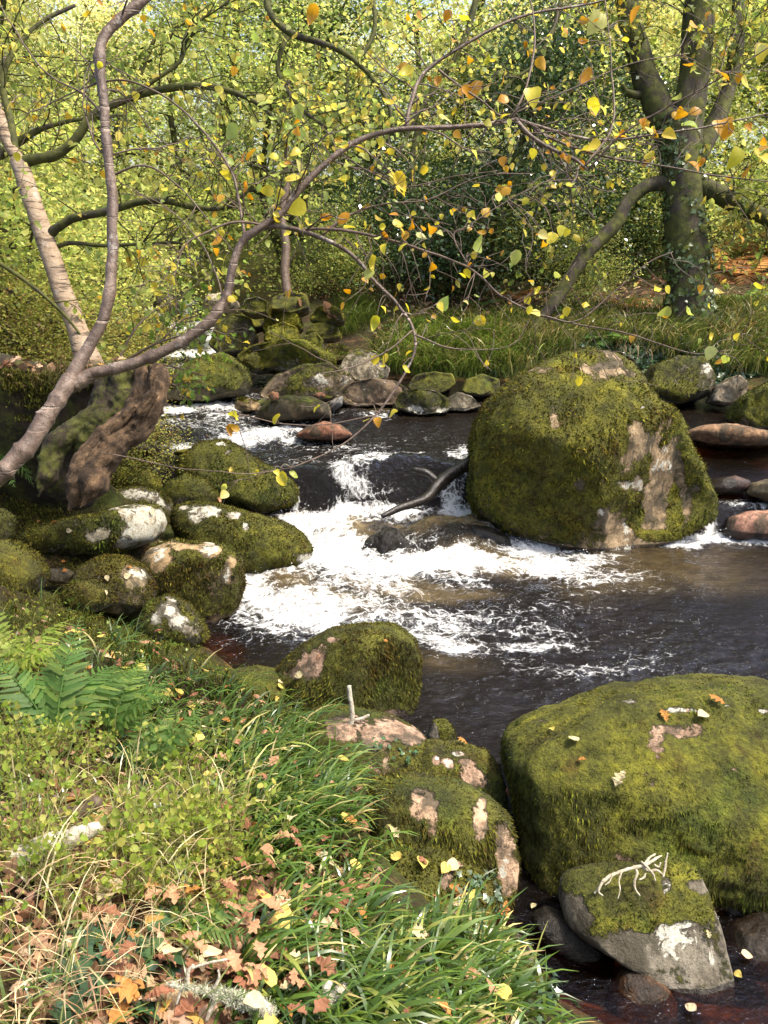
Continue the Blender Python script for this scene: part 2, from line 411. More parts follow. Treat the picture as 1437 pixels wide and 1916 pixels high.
# ------------------------------------------------------------------ camera, light
cam = bpy.data.cameras.new('camera'); co = bpy.data.objects.new('camera', cam); COL.objects.link(co)
co.location = CAM; co.rotation_euler = (math.pi / 2 - PITCH, 0, 0)
cam.sensor_fit = 'VERTICAL'; cam.sensor_height = 24; cam.lens = 24 * FPX / 1916; cam.clip_end = 500; cam.clip_start = .02
SC.camera = co
SUN_EL, SUN_AZ = math.radians(62), math.radians(104)     # azimuth clockwise from straight ahead (+y) towards +x
sd = Vector((math.sin(SUN_AZ) * math.cos(SUN_EL), math.cos(SUN_AZ) * math.cos(SUN_EL), math.sin(SUN_EL)))
w = bpy.data.worlds.new('World'); SC.world = w; w.use_nodes = True
nt = w.node_tree; sky = nt.nodes.new('ShaderNodeTexSky'); sky.sky_type = 'NISHITA'; sky.sun_disc = False
sky.sun_elevation = SUN_EL; sky.sun_rotation = SUN_AZ; sky.air_density = 1.0; sky.dust_density = 4.5; sky.ozone_density = .8
nt.links.new(sky.outputs[0], nt.nodes['Background'].inputs['Color']); nt.nodes['Background'].inputs['Strength'].default_value = .15
sl = bpy.data.lights.new('sun', 'SUN'); sl.energy = 2.4; sl.angle = math.radians(6); sl.color = (1, .93, .80)
so = bpy.data.objects.new('sun', sl); COL.objects.link(so); so.rotation_euler = (-sd).to_track_quat('-Z', 'Y').to_euler()
SC.view_settings.view_transform = 'Standard'; SC.view_settings.look = 'None'; SC.view_settings.exposure = 1.36
SC.cycles.max_bounces = 9; SC.cycles.diffuse_bounces = 7; SC.cycles.glossy_bounces = 3; SC.cycles.transmission_bounces = 4; SC.cycles.transparent_max_bounces = 6
SC.cycles.use_adaptive_sampling = True; SC.cycles.use_denoising = True; SC.cycles.sample_clamp_indirect = 6
# ------------------------------------------------------------------ water level and ground height
def lip_y(x): return 7.95 - .75 * smooth(1.2, 2.4, x) + .06 * np.sin(x * 5)
def water_level(x, y):
    x = np.asarray(x, float); y = np.asarray(y, float)
    up = np.interp(y, [7, 8, 10, 11.5, 14, 17, 20, 25, 40], [.42, .44, .52, .62, .76, 1.02, 1.5, 2.3, 4.0])
    right = smooth(1.2, 2.4, x)
    up = up - right * .12 * smooth(10.5, 8.0, y)
    s = smooth(-.11, .13, y - lip_y(x)) ** .8
    lo = .02 * smooth(6, 7.8, y)
    return lo * (1 - s) + up * s

def w3(px, py, z): return at(px, py, depth_on_z(px, py, z))
GC = []
for px, py, z in [(0,1900,1.08),(300,1900,.98),(600,1900,.82),(850,1890,.55),(980,1890,.22),(0,1700,1.02),(300,1700,.92),(600,1700,.74),(800,1740,.50),(905,1790,.22),
    (0,1500,.97),(200,1500,.87),(400,1500,.74),(600,1500,.56),(690,1590,.52),(0,1350,.92),(200,1350,.74),(400,1350,.52),(550,1420,.42),(650,1480,.40),
    (0,1200,.92),(150,1190,.62),(300,1225,.42),(410,1265,.22),(520,1300,.14),(640,1400,.22),(0,1100,.74),(100,1140,.52),
    (1040,1850,-.28),(1000,1700,-.3),(1200,1700,-.34),(1430,1880,-.3),(1300,1900,-.26),(880,1400,-.4),(440,1200,-.22),(400,1180,-.15),(520,1180,-.45),(800,1300,-.6),(1200,1200,-.7),(1000,1100,-.6),(640,1060,-.5),
    (250,1180,.12),(60,1040,.36),(200,960,.22),(330,960,.15),(480,1000,-.3),(330,900,.2),(60,950,.4),(180,905,.25),(-80,1040,.7)]:
    GC.append(w3(px, py, z))
for p in [(-2,1,1.35),(-3,2.5,1.45),(0,0,1.05),(-1,-1,1.2),(2,0,.5),(3,1.2,-.1),(5,1,-.2),(6,3,-.4),(8,5,-.2),(9,2,.8),(10,7,.6),(4.5,5,-.5),(3,3.5,-.5),
    (-3.3,5.3,.75),(-4.6,5.2,1.4),(-3.3,6.6,1.6),(-4.6,6.5,1.9),(-2.75,6.6,1.5),(-3.0,8.2,1.35),(-4.4,9,1.9),(-3.9,10.8,1.3),(-5.2,12,1.8),(-5.4,15,1.75),(-7,18,2.5),(-8,22,3.3),(-6.2,13.4,1.5),
    (-1.8,7.6,.1),(-2.2,8.8,.15),(-2.6,10.4,.25),(-1,9.5,.0),(1,9.5,.05),(3,9,.05),(3.4,8,.08),(5,8.6,.1),(5,10,.15),(1,11.2,.2),(-2,12,.25),(-3.4,13,.35),(-3.8,15,.5),(-4.6,17.5,.7),(-5.4,20,1.1),(-6.2,23,1.6),
    (.2,11.9,.55),(-.9,12.9,.75),(-1.9,14.5,1.0),(-2.4,16.5,1.35),(-3,19,1.9),(-4,22,2.5),(1.6,11.9,.55),(3.2,12,.5),(4.4,11.7,.62),(5.6,11.6,.65),(7.5,11.2,.75),(9,10,.8),
    (.4,13,1.02),(1.6,12.9,1.08),(3,12.8,1.1),(4.6,12.6,1.16),(6.2,12.5,1.2),(8.6,12.3,1.25),(1,14.5,1.2),(3,14.2,1.26),(5.2,14,1.36),(7.5,14,1.4),(2,17,1.4),(5,17.5,1.7),(9,16,1.8),(-1,17,1.5),
    (6,22,2.6),(0,22,2.4),(12,14,1.8),(14,22,3.2)]:
    GC.append(np.array(p, float))
for y, zs in [(30, (6.0, 4.4, 3.4, 3.6, 4.2, 5.5)), (45, (9, 7, 5.2, 5.2, 6.2, 8)), (70, (13, 10, 7.5, 7.5, 9, 12)), (120, (17, 14, 11, 11, 13, 16))]:
    for f, z in zip((-1.2, -.6, -.2, .2, .6, 1.2), zs): GC.append(np.array([f * y, y, z]))
for y, z in [(-6, 2.4), (-14, 4)]:
    for x in (-14, -4, 4, 14): GC.append(np.array([x, y, z if x < 3 else z - 1.0]))
for y in (2, 8, 15): GC.append(np.array([-14, y, 4.0 + y * .1])); GC.append(np.array([-8, y, 2.5 + y * .07]))
for y in (3, 9): GC.append(np.array([15, y, 2.2])); GC.append(np.array([30, y, 6]))
GC.append(np.array([-40, 5, 14.]))
GC = np.array(GC)
_d = np.linalg.norm(GC[:, None, :2] - GC[None, :, :2], axis=2)
_A = np.zeros((len(GC) + 3,) * 2); GN = len(GC)
_A[:GN, :GN] = _d - .06 * np.eye(GN); _A[:GN, GN] = 1; _A[GN, :GN] = 1; _A[:GN, GN + 1:] = GC[:, :2]; _A[GN + 1:, :GN] = GC[:, :2].T
_w = np.linalg.solve(_A, np.concatenate([GC[:, 2], [0, 0, 0]]))
def ground_z(x, y):
    x = np.asarray(x, float).ravel(); y = np.asarray(y, float).ravel(); out = np.empty(len(x))
    for i in range(0, len(x), 20000):
        X, Y = x[i:i + 20000], y[i:i + 20000]
        d = np.hypot(X[:, None] - GC[None, :, 0], Y[:, None] - GC[None, :, 1])
        out[i:i + 20000] = d @ _w[:GN] + _w[GN] + _w[GN + 1] * X + _w[GN + 2] * Y
    P = np.stack([x, y, np.zeros_like(x)], -1)
    out += (fbm(P * 2.2, 4, 3) - .5) * .14 + (fbm(P * .5, 2, 9) - .5) * .25 * smooth(12, 30, np.hypot(x, y))
    return out

def axis(segs):
    a = [np.arange(s, e, d) for s, e, d in segs]
    return np.concatenate(a + [[segs[-1][1]]])
gx = axis([(-150, -40, 11), (-40, -12, 2.0), (-12, -5, .3), (-5, 6, .075), (6, 13, .3), (13, 40, 2.0), (40, 150, 11)])
gy = axis([(-40, -4, 4), (-4, .4, .3), (.4, 8, .07), (8, 15, .11), (15, 30, .4), (30, 60, 1.2), (60, 160, 8)])
GX, GY = np.meshgrid(gx, gy)
GZ = ground_z(GX, GY)
WL = water_level(GX.ravel(), GY.ravel())
nx, ny = len(gx), len(gy)
def gridF(nx, ny):
    i = (np.arange(ny - 1)[:, None] * nx + np.arange(nx - 1)[None]).ravel()
    return np.stack([i, i + 1, i + nx + 1, i + nx], -1)
GV = np.stack([GX.ravel(), GY.ravel(), GZ], -1)
# the bed is carved below the water between the banks; the attribute marks the part that lies under water
bed = smooth(.06, -.04, GZ - WL) * (GV[:, 1] < 26) * (np.abs(GV[:, 0]) < 12)
far = smooth(17, 28, np.hypot(GV[:, 0] - 1, GV[:, 1]))
green = .25 + .75 * smooth(.4, .6, fbm(GV * np.array([.7, .7, 0]), 3, 5))
ground = kind(mk('ground', GV, gridF(nx, ny), M['ground'], attrs={'bed': bed, 'far': far, 'green': green}), 'structure')

# ------------------------------------------------------------------ water surface
def blobs(px, py, L, jx=0, jy=0):
    out = np.zeros(len(px))
    for x, y, rx, ry, v in L:
        q = ((px - x + jx * min(rx, 60) * .9) / rx) ** 2 + ((py - y + jy * ry * .9) / ry) ** 2
        out = np.maximum(out, v * np.exp(-q ** 1.3 * .7))
    return out
FOAM = [(640,984,120,32,1),(600,1015,80,42,.98),(560,980,60,14,.75),(740,966,100,13,.8),(850,925,32,60,1),(885,960,50,26,.95),(800,978,60,12,.7),
  (640,1045,170,34,1),(560,1075,80,30,.8),(800,1062,170,16,1),(940,1030,100,22,.95),(1040,1055,110,20,.75),(1120,1080,90,12,.5),(980,1000,60,20,.8),
  (500,1110,80,45,.74),(600,1120,170,55,.68),(700,1100,130,30,.72),(830,1090,130,26,.55),(760,1140,170,26,.5),(560,1150,90,14,.7),(860,1185,190,26,.55),(720,1170,120,18,.5),(960,1215,150,24,.45),(1070,1255,110,20,.36),(860,1213,60,9,.75),
  (1150,1100,120,20,.22),(1230,1190,160,30,.12),(470,1150,50,30,.45),(1010,1130,160,30,.26),(900,1150,120,20,.3),(1180,1230,120,30,.22),(800,1150,300,70,.22),
  (655,895,40,50,.72),(700,860,60,14,.62),(720,915,60,30,.45),(800,853,50,8,.5),(870,885,18,40,.8),(556,935,9,24,.8),(600,938,30,7,.7),(700,930,110,9,.55),(680,890,60,40,.26),
  (310,764,56,12,.9),(400,758,90,9,.66),(430,778,100,12,.5),(350,800,90,12,.42),(560,790,60,8,.4),(480,822,60,11,.8),(545,808,34,10,.9),(375,838,46,7,.8),(560,828,60,7,.6),(330,838,40,9,.6),(420,800,140,18,.40),(300,800,80,14,.38),(480,770,120,10,.40),(620,838,120,8,.34),(560,860,80,10,.25),(700,775,40,7,.45),(600,770,30,8,.4),
  (730,820,160,16,.14),(1335,1010,80,10,1),(1270,1018,34,8,.8),(1410,1012,44,8,.75),(1332,982,12,20,.85),(1400,942,50,9,.5),(1425,812,30,6,.4),(1320,945,30,8,.3),
  (305,722,14,16,.7),(400,640,16,24,.9),(385,612,34,10,.8),(325,580,34,14,1),(420,575,34,9,.7),(345,660,50,10,.8),(310,640,30,12,.8),(360,690,40,9,.7),(340,615,30,10,.8),(460,745,36,7,.5),(340,610,26,8,.6)]
HOLES = [(700,1016,48,34,.75),(845,1008,80,34,.62),(905,1030,60,22,.5),(620,1008,46,24,.35),(810,905,80,42,.7),(592,918,30,26,.85),(760,1035,40,14,.4),(560,1095,60,16,.35),(690,1110,90,18,.3),(850,1110,110,20,.35),(960,1085,90,14,.3),(930,1195,60,12,.3),(1060,1230,60,12,.25)]
AMBER = [(650,1008,50,30,.8),(560,972,50,12,.6),(850,1000,80,26,.75),(900,1060,130,14,.55),(620,1125,70,16,.55),(740,1100,70,14,.5),(560,1095,50,14,.5),(1250,1070,150,40,.30),(700,1140,60,14,.4),(830,1240,70,30,.16),(760,760,80,10,.25),(1380,830,70,20,.25),(820,1110,80,12,.4)]
ROUGH = [(700,990,330,90,1),(640,1120,260,90,.7),(900,1150,280,90,.4),(480,790,260,60,.6),(720,890,180,50,.5),(1320,1000,110,26,.6),(400,640,140,60,.6),(1200,1250,260,60,.35),(900,1320,200,70,.35)]
CLEAR = [(1200,1800,330,210,.95),(1440,1780,150,150,.9),(430,1205,50,40,.7),(1360,840,110,60,.65),(1250,1060,110,30,.25)]
wx = axis([(-8, -2.6, .06), (-2.6, 4.4, .019), (4.4, 9, .06)])
wy = axis([(1.3, 4, .022), (4, 7.6, .017), (7.6, 8.3, .012), (8.3, 12, .025), (12, 17, .06), (17, 27, .16)])
WX, WY = np.meshgrid(wx, wy); WX = WX.ravel(); WY = WY.ravel()
lvl = water_level(WX, WY)
ppx, ppy, _ = project(np.stack([WX, WY, lvl], -1))
Q = np.stack([WX, WY, lvl * 2], -1)
jx = (fbm(Q * 2.6, 3, 31) - .5) * 2.4; jy = (fbm(Q * 2.6, 3, 37) - .5) * 2.4
foam = np.clip(blobs(ppx, ppy, FOAM, jx, jy) - blobs(ppx, ppy, HOLES, jx * .7, jy * .7), 0, 1); amber = blobs(ppx, ppy, AMBER, jx, jy); rough = blobs(ppx, ppy, ROUGH); clear = blobs(ppx, ppy, CLEAR)
A1 = fbm(Q * np.array([3.2, 4.6, 1]), 4, 41, .55); A2 = 1 - np.abs(2 * fbm(Q * np.array([5.5, 9, 1]), 3, 47) - 1); A3 = fbm(Q * np.array([13, 19, 2]), 3, 53)
hgt = (A1 - .5) * (.007 + .17 * rough) + (A2 - .75) * (.005 + .085 * rough) + (A3 - .5) * (.005 + .05 * rough) + foam * (A3 - .4) * .045
dome = np.zeros(len(WX))
def bumpw(px, py, z, rx, ry, h):
    global dome
    c = w3(px, py, z)
    dome += h * np.exp(-(((WX - c[0]) / rx) ** 2 + ((WY - c[1]) / ry) ** 2) ** 1.5)
bumpw(850, 1005, .05, .42, .3, .20); bumpw(640, 1000, .05, .3, .3, .10); bumpw(910, 1040, .05, .6, .25, .07); bumpw(560, 1075, .03, .5, .25, .07)
bumpw(740, 870, .45, .62, .28, .10); bumpw(620, 1120, .02, .5, .3, .06); bumpw(480, 800, .58, .5, .3, .07); bumpw(330, 790, .6, .6, .4, .08); bumpw(620,1045,.03,.8,.14,.07)
steep = smooth(.02, .06, np.abs(water_level(WX, WY + .03) - water_level(WX, WY - .03)))
wz = lvl + hgt * (1 - .6 * steep) + dome
gz = ground_z(WX, WY)
Fw = gridF(len(wx), len(wy))
ok = (gz < wz + .12)[Fw].any(1)
used = np.zeros(len(WX), bool); used[Fw[ok].ravel()] = True
remap = np.cumsum(used) - 1
WV = np.stack([WX, WY, wz], -1)[used]
water = kind(mk('water', WV, remap[Fw[ok]], M['water'], attrs={'foam': foam[used], 'amber': amber[used], 'clear': clear[used], 'rough': np.clip(rough + steep * .5, 0, 1)[used], 'fall': steep[used]}), 'structure')
# spray thrown up by the falls
OCT = (np.array([[1,0,0],[-1,0,0],[0,1,0],[0,-1,0],[0,0,1],[0,0,-1]], float), np.array([[0,2,4],[2,1,4],[1,3,4],[3,0,4],[2,0,5],[1,2,5],[3,1,5],[0,3,5]]))
g = Geo(); wsel = np.where(used & (foam > .45) & (WY < 9.5))[0]
pr = foam[wsel] ** 2; pick_ = RNG.choice(wsel, 2600, p=pr / pr.sum())
P = np.stack([WX, WY, wz], -1)[pick_] + np.stack([RNG.normal(0, .03, 2600), RNG.normal(0, .03, 2600), RNG.exponential(.022, 2600)], -1)
stamp(g, *OCT, P, rframes(RNG.normal(0, 1, (2600, 3))), RNG.uniform(.002, .0065, 2600), np.ones((2600, 3)))
kind(g.build('spray', M['drop']), 'stuff')

# ------------------------------------------------------------------ boulders
import bmesh
_ico = {}
def ico(sub):
    if sub not in _ico:
        bm = bmesh.new(); bmesh.ops.create_icosphere(bm, subdivisions=sub, radius=1)
        V = np.array([v.co[:] for v in bm.verts]); F = np.array([[v.index for v in f.verts] for f in bm.faces]); bm.free()
        _ico[sub] = (V, F)
    return _ico[sub]
SOLIDS = [(GV, np.concatenate([gridF(nx, ny)[:, [0, 1, 2]], gridF(nx, ny)[:, [0, 2, 3]]]))]
PINK, GREY, BUFF, RED, DARK, OCHRE = (.46, .33, .26), (.30, .29, .26), (.40, .30, .18), (.26, .125, .085), (.09, .085, .075), (.30, .15, .06)
def polar(outline, n=180, blur=2):
    O = np.array(outline, float); c = (O.min(0) + O.max(0)) / 2
    Q = []
    for a, b in zip(O, np.roll(O, -1, 0)):
        for s in np.linspace(0, 1, 24, endpoint=False): Q.append(a * (1 - s) + b * s)
    Q = np.array(Q) - c
    th = np.arctan2(-Q[:, 1], Q[:, 0]); r = np.hypot(Q[:, 0], Q[:, 1])
    o = np.argsort(th); th, r = th[o], r[o]
    T = np.linspace(-math.pi, math.pi, n, endpoint=False)
    R = np.interp(T, np.concatenate([th - 2 * math.pi, th, th + 2 * math.pi]), np.tile(r, 3))
    for _ in range(blur): R = (np.roll(R, 1) + 2 * R + np.roll(R, -1)) / 4
    return c, T, R

def surf_normals(V, F):
    fn = np.cross(V[F[:, 1]] - V[F[:, 0]], V[F[:, 2]] - V[F[:, 0]])
    N = np.zeros_like(V)
    for i in range(3):
        for k in range(3): N[:, k] += np.bincount(F[:, i], fn[:, k], len(V))
    return N / (np.linalg.norm(N, axis=1)[:, None] + 1e-12)

MOSSP = [(3, (.036, .034, .007)), (4, (.074, .070, .011)), (2, (.145, .138, .018)), (1, (.06, .040, .013))]
def boulder(name, label, outline, base, depth, z=0., sub=5, tint=GREY, moss=.75, up=.45, bare=(), lichen=(), lich=0., wet=.12, noise=.05, q=.72, cuts=(), fuzz=0, fl=.022, hang=0., seed=None, cat='boulder', group=None, mosstint=(1, 1, 1), tilt=0., mossy=(), solid=True, back=None, mat=None, parent=None, grain=0., craggy=0):
    """base: photo y where it meets water or ground at height z; depth: half depth in metres"""
    seed = seed if seed is not None else abs(hash(label)) % 1000 if False else sum(map(ord, label)) % 997
    c, T, R = polar(outline)
    t = depth_on_z(c[0], base, z) + depth * (.55 if back is None else back)
    m = t / FPX
    V, F = ico(sub); V = V.copy(); F = F.copy()
    th = np.arctan2(V[:, 1], V[:, 0]); rho = np.hypot(V[:, 0], V[:, 1]); cz = V[:, 2]
    Rt = np.interp(th, np.append(T, math.pi), np.append(R, R[0])) * m
    rr = np.sin(np.arcsin(np.clip(rho, 0, 1))) ** q * Rt
    dz = np.sign(cz) * np.abs(cz) ** .8 * depth
    u = rr * np.cos(th); v = rr * np.sin(th)
    dz = dz + tilt * v                                   # >0: the top leans away
    size = R.mean() * m
    C = at(c[0], c[1], t)
    Lw = u[:, None] * AX_R + v[:, None] * AX_U + dz[:, None] * AX_F
    front = smooth(.15, .6, -cz)
    rc = np.random.default_rng(seed + 1); cuts = list(cuts)
    for _ in range(craggy): cuts.append((rc.normal(0, .6), -1, rc.normal(.25, .55), rc.uniform(.68, .86), .8))
    for cx_, cy_, cz_, d, k in cuts:
        nn = np.array([cx_, cy_, cz_], float); nn /= np.linalg.norm(nn)
        e = np.maximum(Lw @ nn - d * size, 0) * k * front
        Lw = Lw - nn * e[:, None]
    W = C + Lw
    N = surf_normals(W, F)
    if (N * Lw).sum() < 0: F = F[:, ::-1]; N = -N
    s = W / size
    W = W + N * ((fbm(s * 1.3 + seed, 3, seed) - .5) * 2.2 * noise * size + (fbm(s * 4.2 + seed, 4, seed + 5, .55) - .5) * .8 * noise * size + (fbm(W * 13 + seed, 3, seed + 7) - .5) * .05 * min(1, size * 1.5))[:, None]
    if grain:
        a_ = W @ np.array([.67, 0, .74]); b_ = W @ np.array([-.74, 0, .67]); G_ = np.stack([a_ * 1.6, b_ * 17, W[:, 1] * 9], -1)
        W = W + N * ((1 - np.abs(2 * fbm(G_, 4, seed) - 1)) - .7)[:, None] * grain
    N = surf_normals(W, F)
    px, py, tt = project(W)
    J = fbm(W * 7 + seed, 4, seed + 3, .6) - .5; J2 = fbm(W * 7 + 50 + seed, 4, seed + 4, .6) - .5
    facing = smooth(-.1, .15, ((CAM - W) * N).sum(1) / np.linalg.norm(CAM - W, axis=1))
    def spots(L):
        o = np.zeros(len(W))
        for x, y, rx, ry in L:
            qd = ((px - x + J * rx * 2.6) / rx) ** 2 + ((py - y + J2 * ry * 2.6) / ry) ** 2
            o = np.maximum(o, smooth(2.3, .15, qd))
        return o * facing
    big = fbm(W * 2.4 / max(size, .35) * .5 + seed, 4, seed + 2) - .5
    mo = moss + up * (N[:, 2] - .35) + big * .9
    mo = np.clip(mo, -.4, 1.15) + spots(mossy) * 1.2
    b = spots(bare); mo = mo - b * (.22 + .52 * np.clip(mo, 0, 1.2))
    li = lich * (.45 + big * 1.4) + spots(lichen) * .62
    mo = mo - .8 * spots(lichen)
    wl = water_level(W[:, 0], W[:, 1])
    we = smooth(wet, wet * .3, W[:, 2] - wl) if wet > 0 else np.zeros(len(W))
    mo = mo - we * .9 * smooth(.9, .4, big + .5)
    base_pt = [C[0], C[1], W[:, 2].min()]
    ones = np.ones((len(W), 3))
    o = mk(name, W, F, M[mat or 'rock'], parent=parent, loc=base_pt, attrs={'moss': mo, 'lichen': li, 'wet': we, 'tint': ones * np.array(tint), 'mosstint': ones * np.array(mosstint)})
    if parent is None: tag(o, label, cat, group)
    if solid: SOLIDS.append((W, F))
    if fuzz:
        fm = mo[F].mean(1); fc = W[F].mean(1); fn = N[F].mean(1)
        fa = np.linalg.norm(np.cross(W[F[:, 1]] - W[F[:, 0]], W[F[:, 2]] - W[F[:, 0]]), axis=1)
        vis = ((CAM - fc) * fn).sum(1) / np.linalg.norm(CAM - fc, axis=1) > -.45
        pw = fa * smooth(.42, .62, fm) * vis
        if pw.sum() > 0:
            idx = RNG.choice(len(F), fuzz, p=pw / pw.sum())
            bc = RNG.dirichlet((1, 1, 1), fuzz)
            P = (W[F[idx]] * bc[:, :, None]).sum(1); Nf = fn[idx]
            down = np.array([0, 0, -1.])
            tang = down - Nf * (Nf @ down)[:, None]
            D = Nf * .55 + tang * hang + RNG.normal(0, .38, (fuzz, 3)); D /= np.linalg.norm(D, axis=1)[:, None]
            cl = fbm(P * 5 + seed, 3, seed + 9)
            L = fl * RNG.uniform(.4, 1.3, fuzz) * (.25 + 1.5 * cl)
            side = np.cross(D, RNG.normal(0, 1, (fuzz, 3))); side /= np.linalg.norm(side, axis=1)[:, None]
            wdt = L * .22
            P = P - Nf * .004
            A = P - side * wdt[:, None]; B = P + side * wdt[:, None]; T1 = P + D * L[:, None] + down * (L * hang * .6)[:, None]
            VV = np.stack([A, B, T1], 1).reshape(-1, 3)
            br = smooth(.5, .62, fbm(P * 3.1 + seed + 7, 4, seed + 11, .6))[:, None]; gr = smooth(.5, .62, fbm(P * 1.9 + seed + 3, 3, seed + 13))[:, None]
            cc = pick(MOSSP, fuzz, jit=.3) * (.5 + 1.1 * np.clip((cl - .3) * 2, 0, 1))[:, None] * np.array(mosstint)
            cc = cc * (1 - br * .75 * np.array([.35, .55, .45])) * (1 - gr * np.array([.28, .05, .0]))
            mk('moss', VV, np.arange(fuzz * 3).reshape(-1, 3), M['fuzz'], parent=o, smooth_=False, attrs={'col': np.repeat(cc, 3, 0)})
    return o
B = boulder
# the great boulder in mid-stream
B('mossy_boulder', 'largest boulder, tall rounded and mossy with bare pinkish crown, standing mid-stream',
  [(878,870),(885,800),(905,755),(945,718),(1000,683),(1045,664),(1085,657),(1130,666),(1166,690),(1190,730),(1208,757),(1245,776),(1262,805),(1282,855),(1306,900),(1326,942),(1326,965),(1290,992),(1225,1022),(1190,1032),(1135,1050),(1090,1046),(1020,1022),(950,998),(892,966),(876,930)],
  1045, .95, sub=6, tint=(.34,.265,.175), moss=.88, up=.25, noise=.028, q=.62, wet=.06, seed=3,
  bare=[(1130,688,46,25),(1038,785,11,28),(1232,865,52,52),(1225,950,48,56),(1165,1015,46,30),(1085,905,10,9),(1275,915,22,50),(1010,690,30,8),(1195,815,22,26),(1140,975,22,20)], mossy=[(1188,960,16,40),(1262,960,12,34),(1205,880,12,20),(1290,860,12,40),(1230,1000,26,10)],
  lichen=[(1188,903,12,12),(1238,872,17,14),(1242,838,6,8),(1130,905,6,5),(1160,1030,16,12),(1172,995,8,22),(1090,1040,6,5),(1125,960,8,8),(1165,905,10,9),(1200,760,6,4)],
  cuts=[(.55,-.78,-.12,.62,.9),(-.35,-.85,-.35,.78,.7),(.1,-.6,.75,.74,.5)], fuzz=26000, fl=.028, hang=.25, mosstint=(1.2,1.15,.9))
B('mossy_boulder', 'huge flat-topped boulder with hanging moss and fallen leaves, cut off by the right edge',
  [(945,1410),(958,1382),(1010,1360),(1060,1340),(1110,1320),(1180,1304),(1280,1291),(1380,1288),(1480,1292),(1590,1320),(1650,1430),(1640,1560),(1560,1640),(1437,1662),(1330,1664),(1240,1648),(1150,1640),(1060,1645),(1000,1640),(968,1590),(972,1530),(955,1460)],
  1655, .52, z=.02, sub=6, tint=PINK, moss=.95, up=.2, noise=.035, q=.55, wet=.03, seed=8, tilt=.25,
  bare=[(1235,1390,14,26),(1218,1455,7,13),(1003,1392,8,12),(1376,1442,5,14),(1290,1368,40,12),(1170,1405,8,14),(1160,1610,10,12),(1010,1350,20,4)],
  lichen=[(1275,1330,40,7),(1430,1330,16,5),(1180,1312,14,5),(1360,1320,12,4)], mossy=[(1110,1400,110,40)],
  cuts=[(0,-.55,.83,.50,.55),(-.2,-.97,.1,.70,.6)], fuzz=70000, fl=.018, hang=1.0, mosstint=(1.1,1.1,.9))
B('river_stone', 'wedge-shaped grey stone with bleached twig on top, sitting in the dark shallows',
  [(1053,1700),(1058,1668),(1080,1655),(1120,1645),(1200,1640),(1290,1630),(1318,1640),(1330,1665),(1342,1720),(1352,1800),(1348,1830),(1300,1834),(1250,1822),(1200,1800),(1140,1775),(1085,1745),(1058,1722)],
  1830, .17, z=-.02, sub=6, tint=(.19,.18,.155), moss=.30, up=.9, noise=.03, q=.58, wet=.02, seed=5, tilt=.5,
  bare=[(1180,1770,110,34),(1320,1790,30,34),(1290,1660,40,14),(1080,1700,24,26)], lichen=[(1262,1735,30,46),(1335,1790,6,18),(1240,1660,12,16),(1285,1760,18,18)], mossy=[(1160,1680,80,26),(1280,1690,50,26),(1230,1700,60,30)],
  cuts=[(.1,-.8,.6,.5,.7)], fuzz=2600, fl=.014, mosstint=(1.1,1.1,.9))
B('mossy_boulder', 'rounded mossy boulder at the pool edge with one bare tan patch on its upper left',
  [(512,1290),(520,1255),(535,1232),(570,1203),(620,1178),(690,1170),(742,1174),(776,1195),(786,1230),(782,1290),(772,1345),(700,1362),(600,1360),(540,1340)],
  1350, .36, sub=6, tint=PINK, moss=.9, up=.2, noise=.04, q=.6, wet=.04, bare=[(580,1242,30,30),(625,1198,12,8),(560,1258,22,12)],
  cuts=[(.75,-.62,.05,.72,.8),(-.5,-.7,.5,.7,.6)], fuzz=20000, fl=.022, hang=.6, seed=21)
B('mossy_boulder', 'long mossy bank rock with pinkish bare top and a dead stick standing on it',
  [(548,1360),(575,1340),(620,1335),(680,1342),(735,1350),(790,1378),(815,1410),(800,1450),(760,1470),(690,1462),(620,1450),(560,1410)],
  1470, .26, z=.12, sub=6, tint=PINK, moss=.78, up=-.1, noise=.05, q=.62, wet=0, bare=[(640,1362,40,16),(745,1368,50,16),(700,1390,16,16),(720,1427,7,10),(775,1385,22,12)], mossy=[(580,1362,34,24)],
  fuzz=11000, fl=.02, hang=.7, seed=31, tilt=.5)
B('mossy_boulder', 'mossy bank rock speckled with pale lichen, wedged against the huge flat-topped boulder',
  [(768,1420),(800,1394),(860,1394),(912,1410),(938,1440),(948,1480),(944,1520),(890,1525),(820,1500),(772,1470)],
  1520, .17, z=.05, sub=6, tint=PINK, moss=.72, up=.2, noise=.06, q=.62, wet=0, bare=[(890,1450,22,16),(880,1428,16,8)], lichen=[(840,1432,10,12),(818,1425,8,10),(862,1410,10,5)], fuzz=9000, fl=.018, hang=.7, seed=37, tilt=.3)
B('mossy_boulder', 'small dark mossy stone with a grey stripe, at the water beside the pinkish bank rock',
  [(800,1372),(812,1350),(835,1347),(850,1365),(852,1395),(820,1402),(802,1392)], 1402, .09, z=.02, sub=5, tint=GREY, moss=.7, noise=.07, wet=.02, bare=[(812,1372,9,20)], fuzz=1200, fl=.016, seed=41)
B('mossy_boulder', 'mossy bank rock with three pale peach-coloured bare streaks',
  [(690,1500),(700,1470),(750,1455),(820,1462),(880,1478),(930,1508),(960,1540),(970,1600),(962,1660),(940,1690),(910,1690),(870,1640),(800,1620),(720,1600),(692,1550)],
  1690, .20, z=.16, sub=6, tint=(.52,.38,.28), moss=.85, up=.1, noise=.05, q=.6, wet=.0, bare=[(800,1512,26,26),(812,1550,10,34),(900,1540,14,30),(945,1610,18,50),(905,1500,12,12),(780,1490,12,12)], lichen=[(942,1630,8,16),(950,1600,6,9)],
  fuzz=17000, fl=.022, hang=.8, seed=43, tilt=.2, cuts=[(.7,-.6,-.1,.72,.8)])
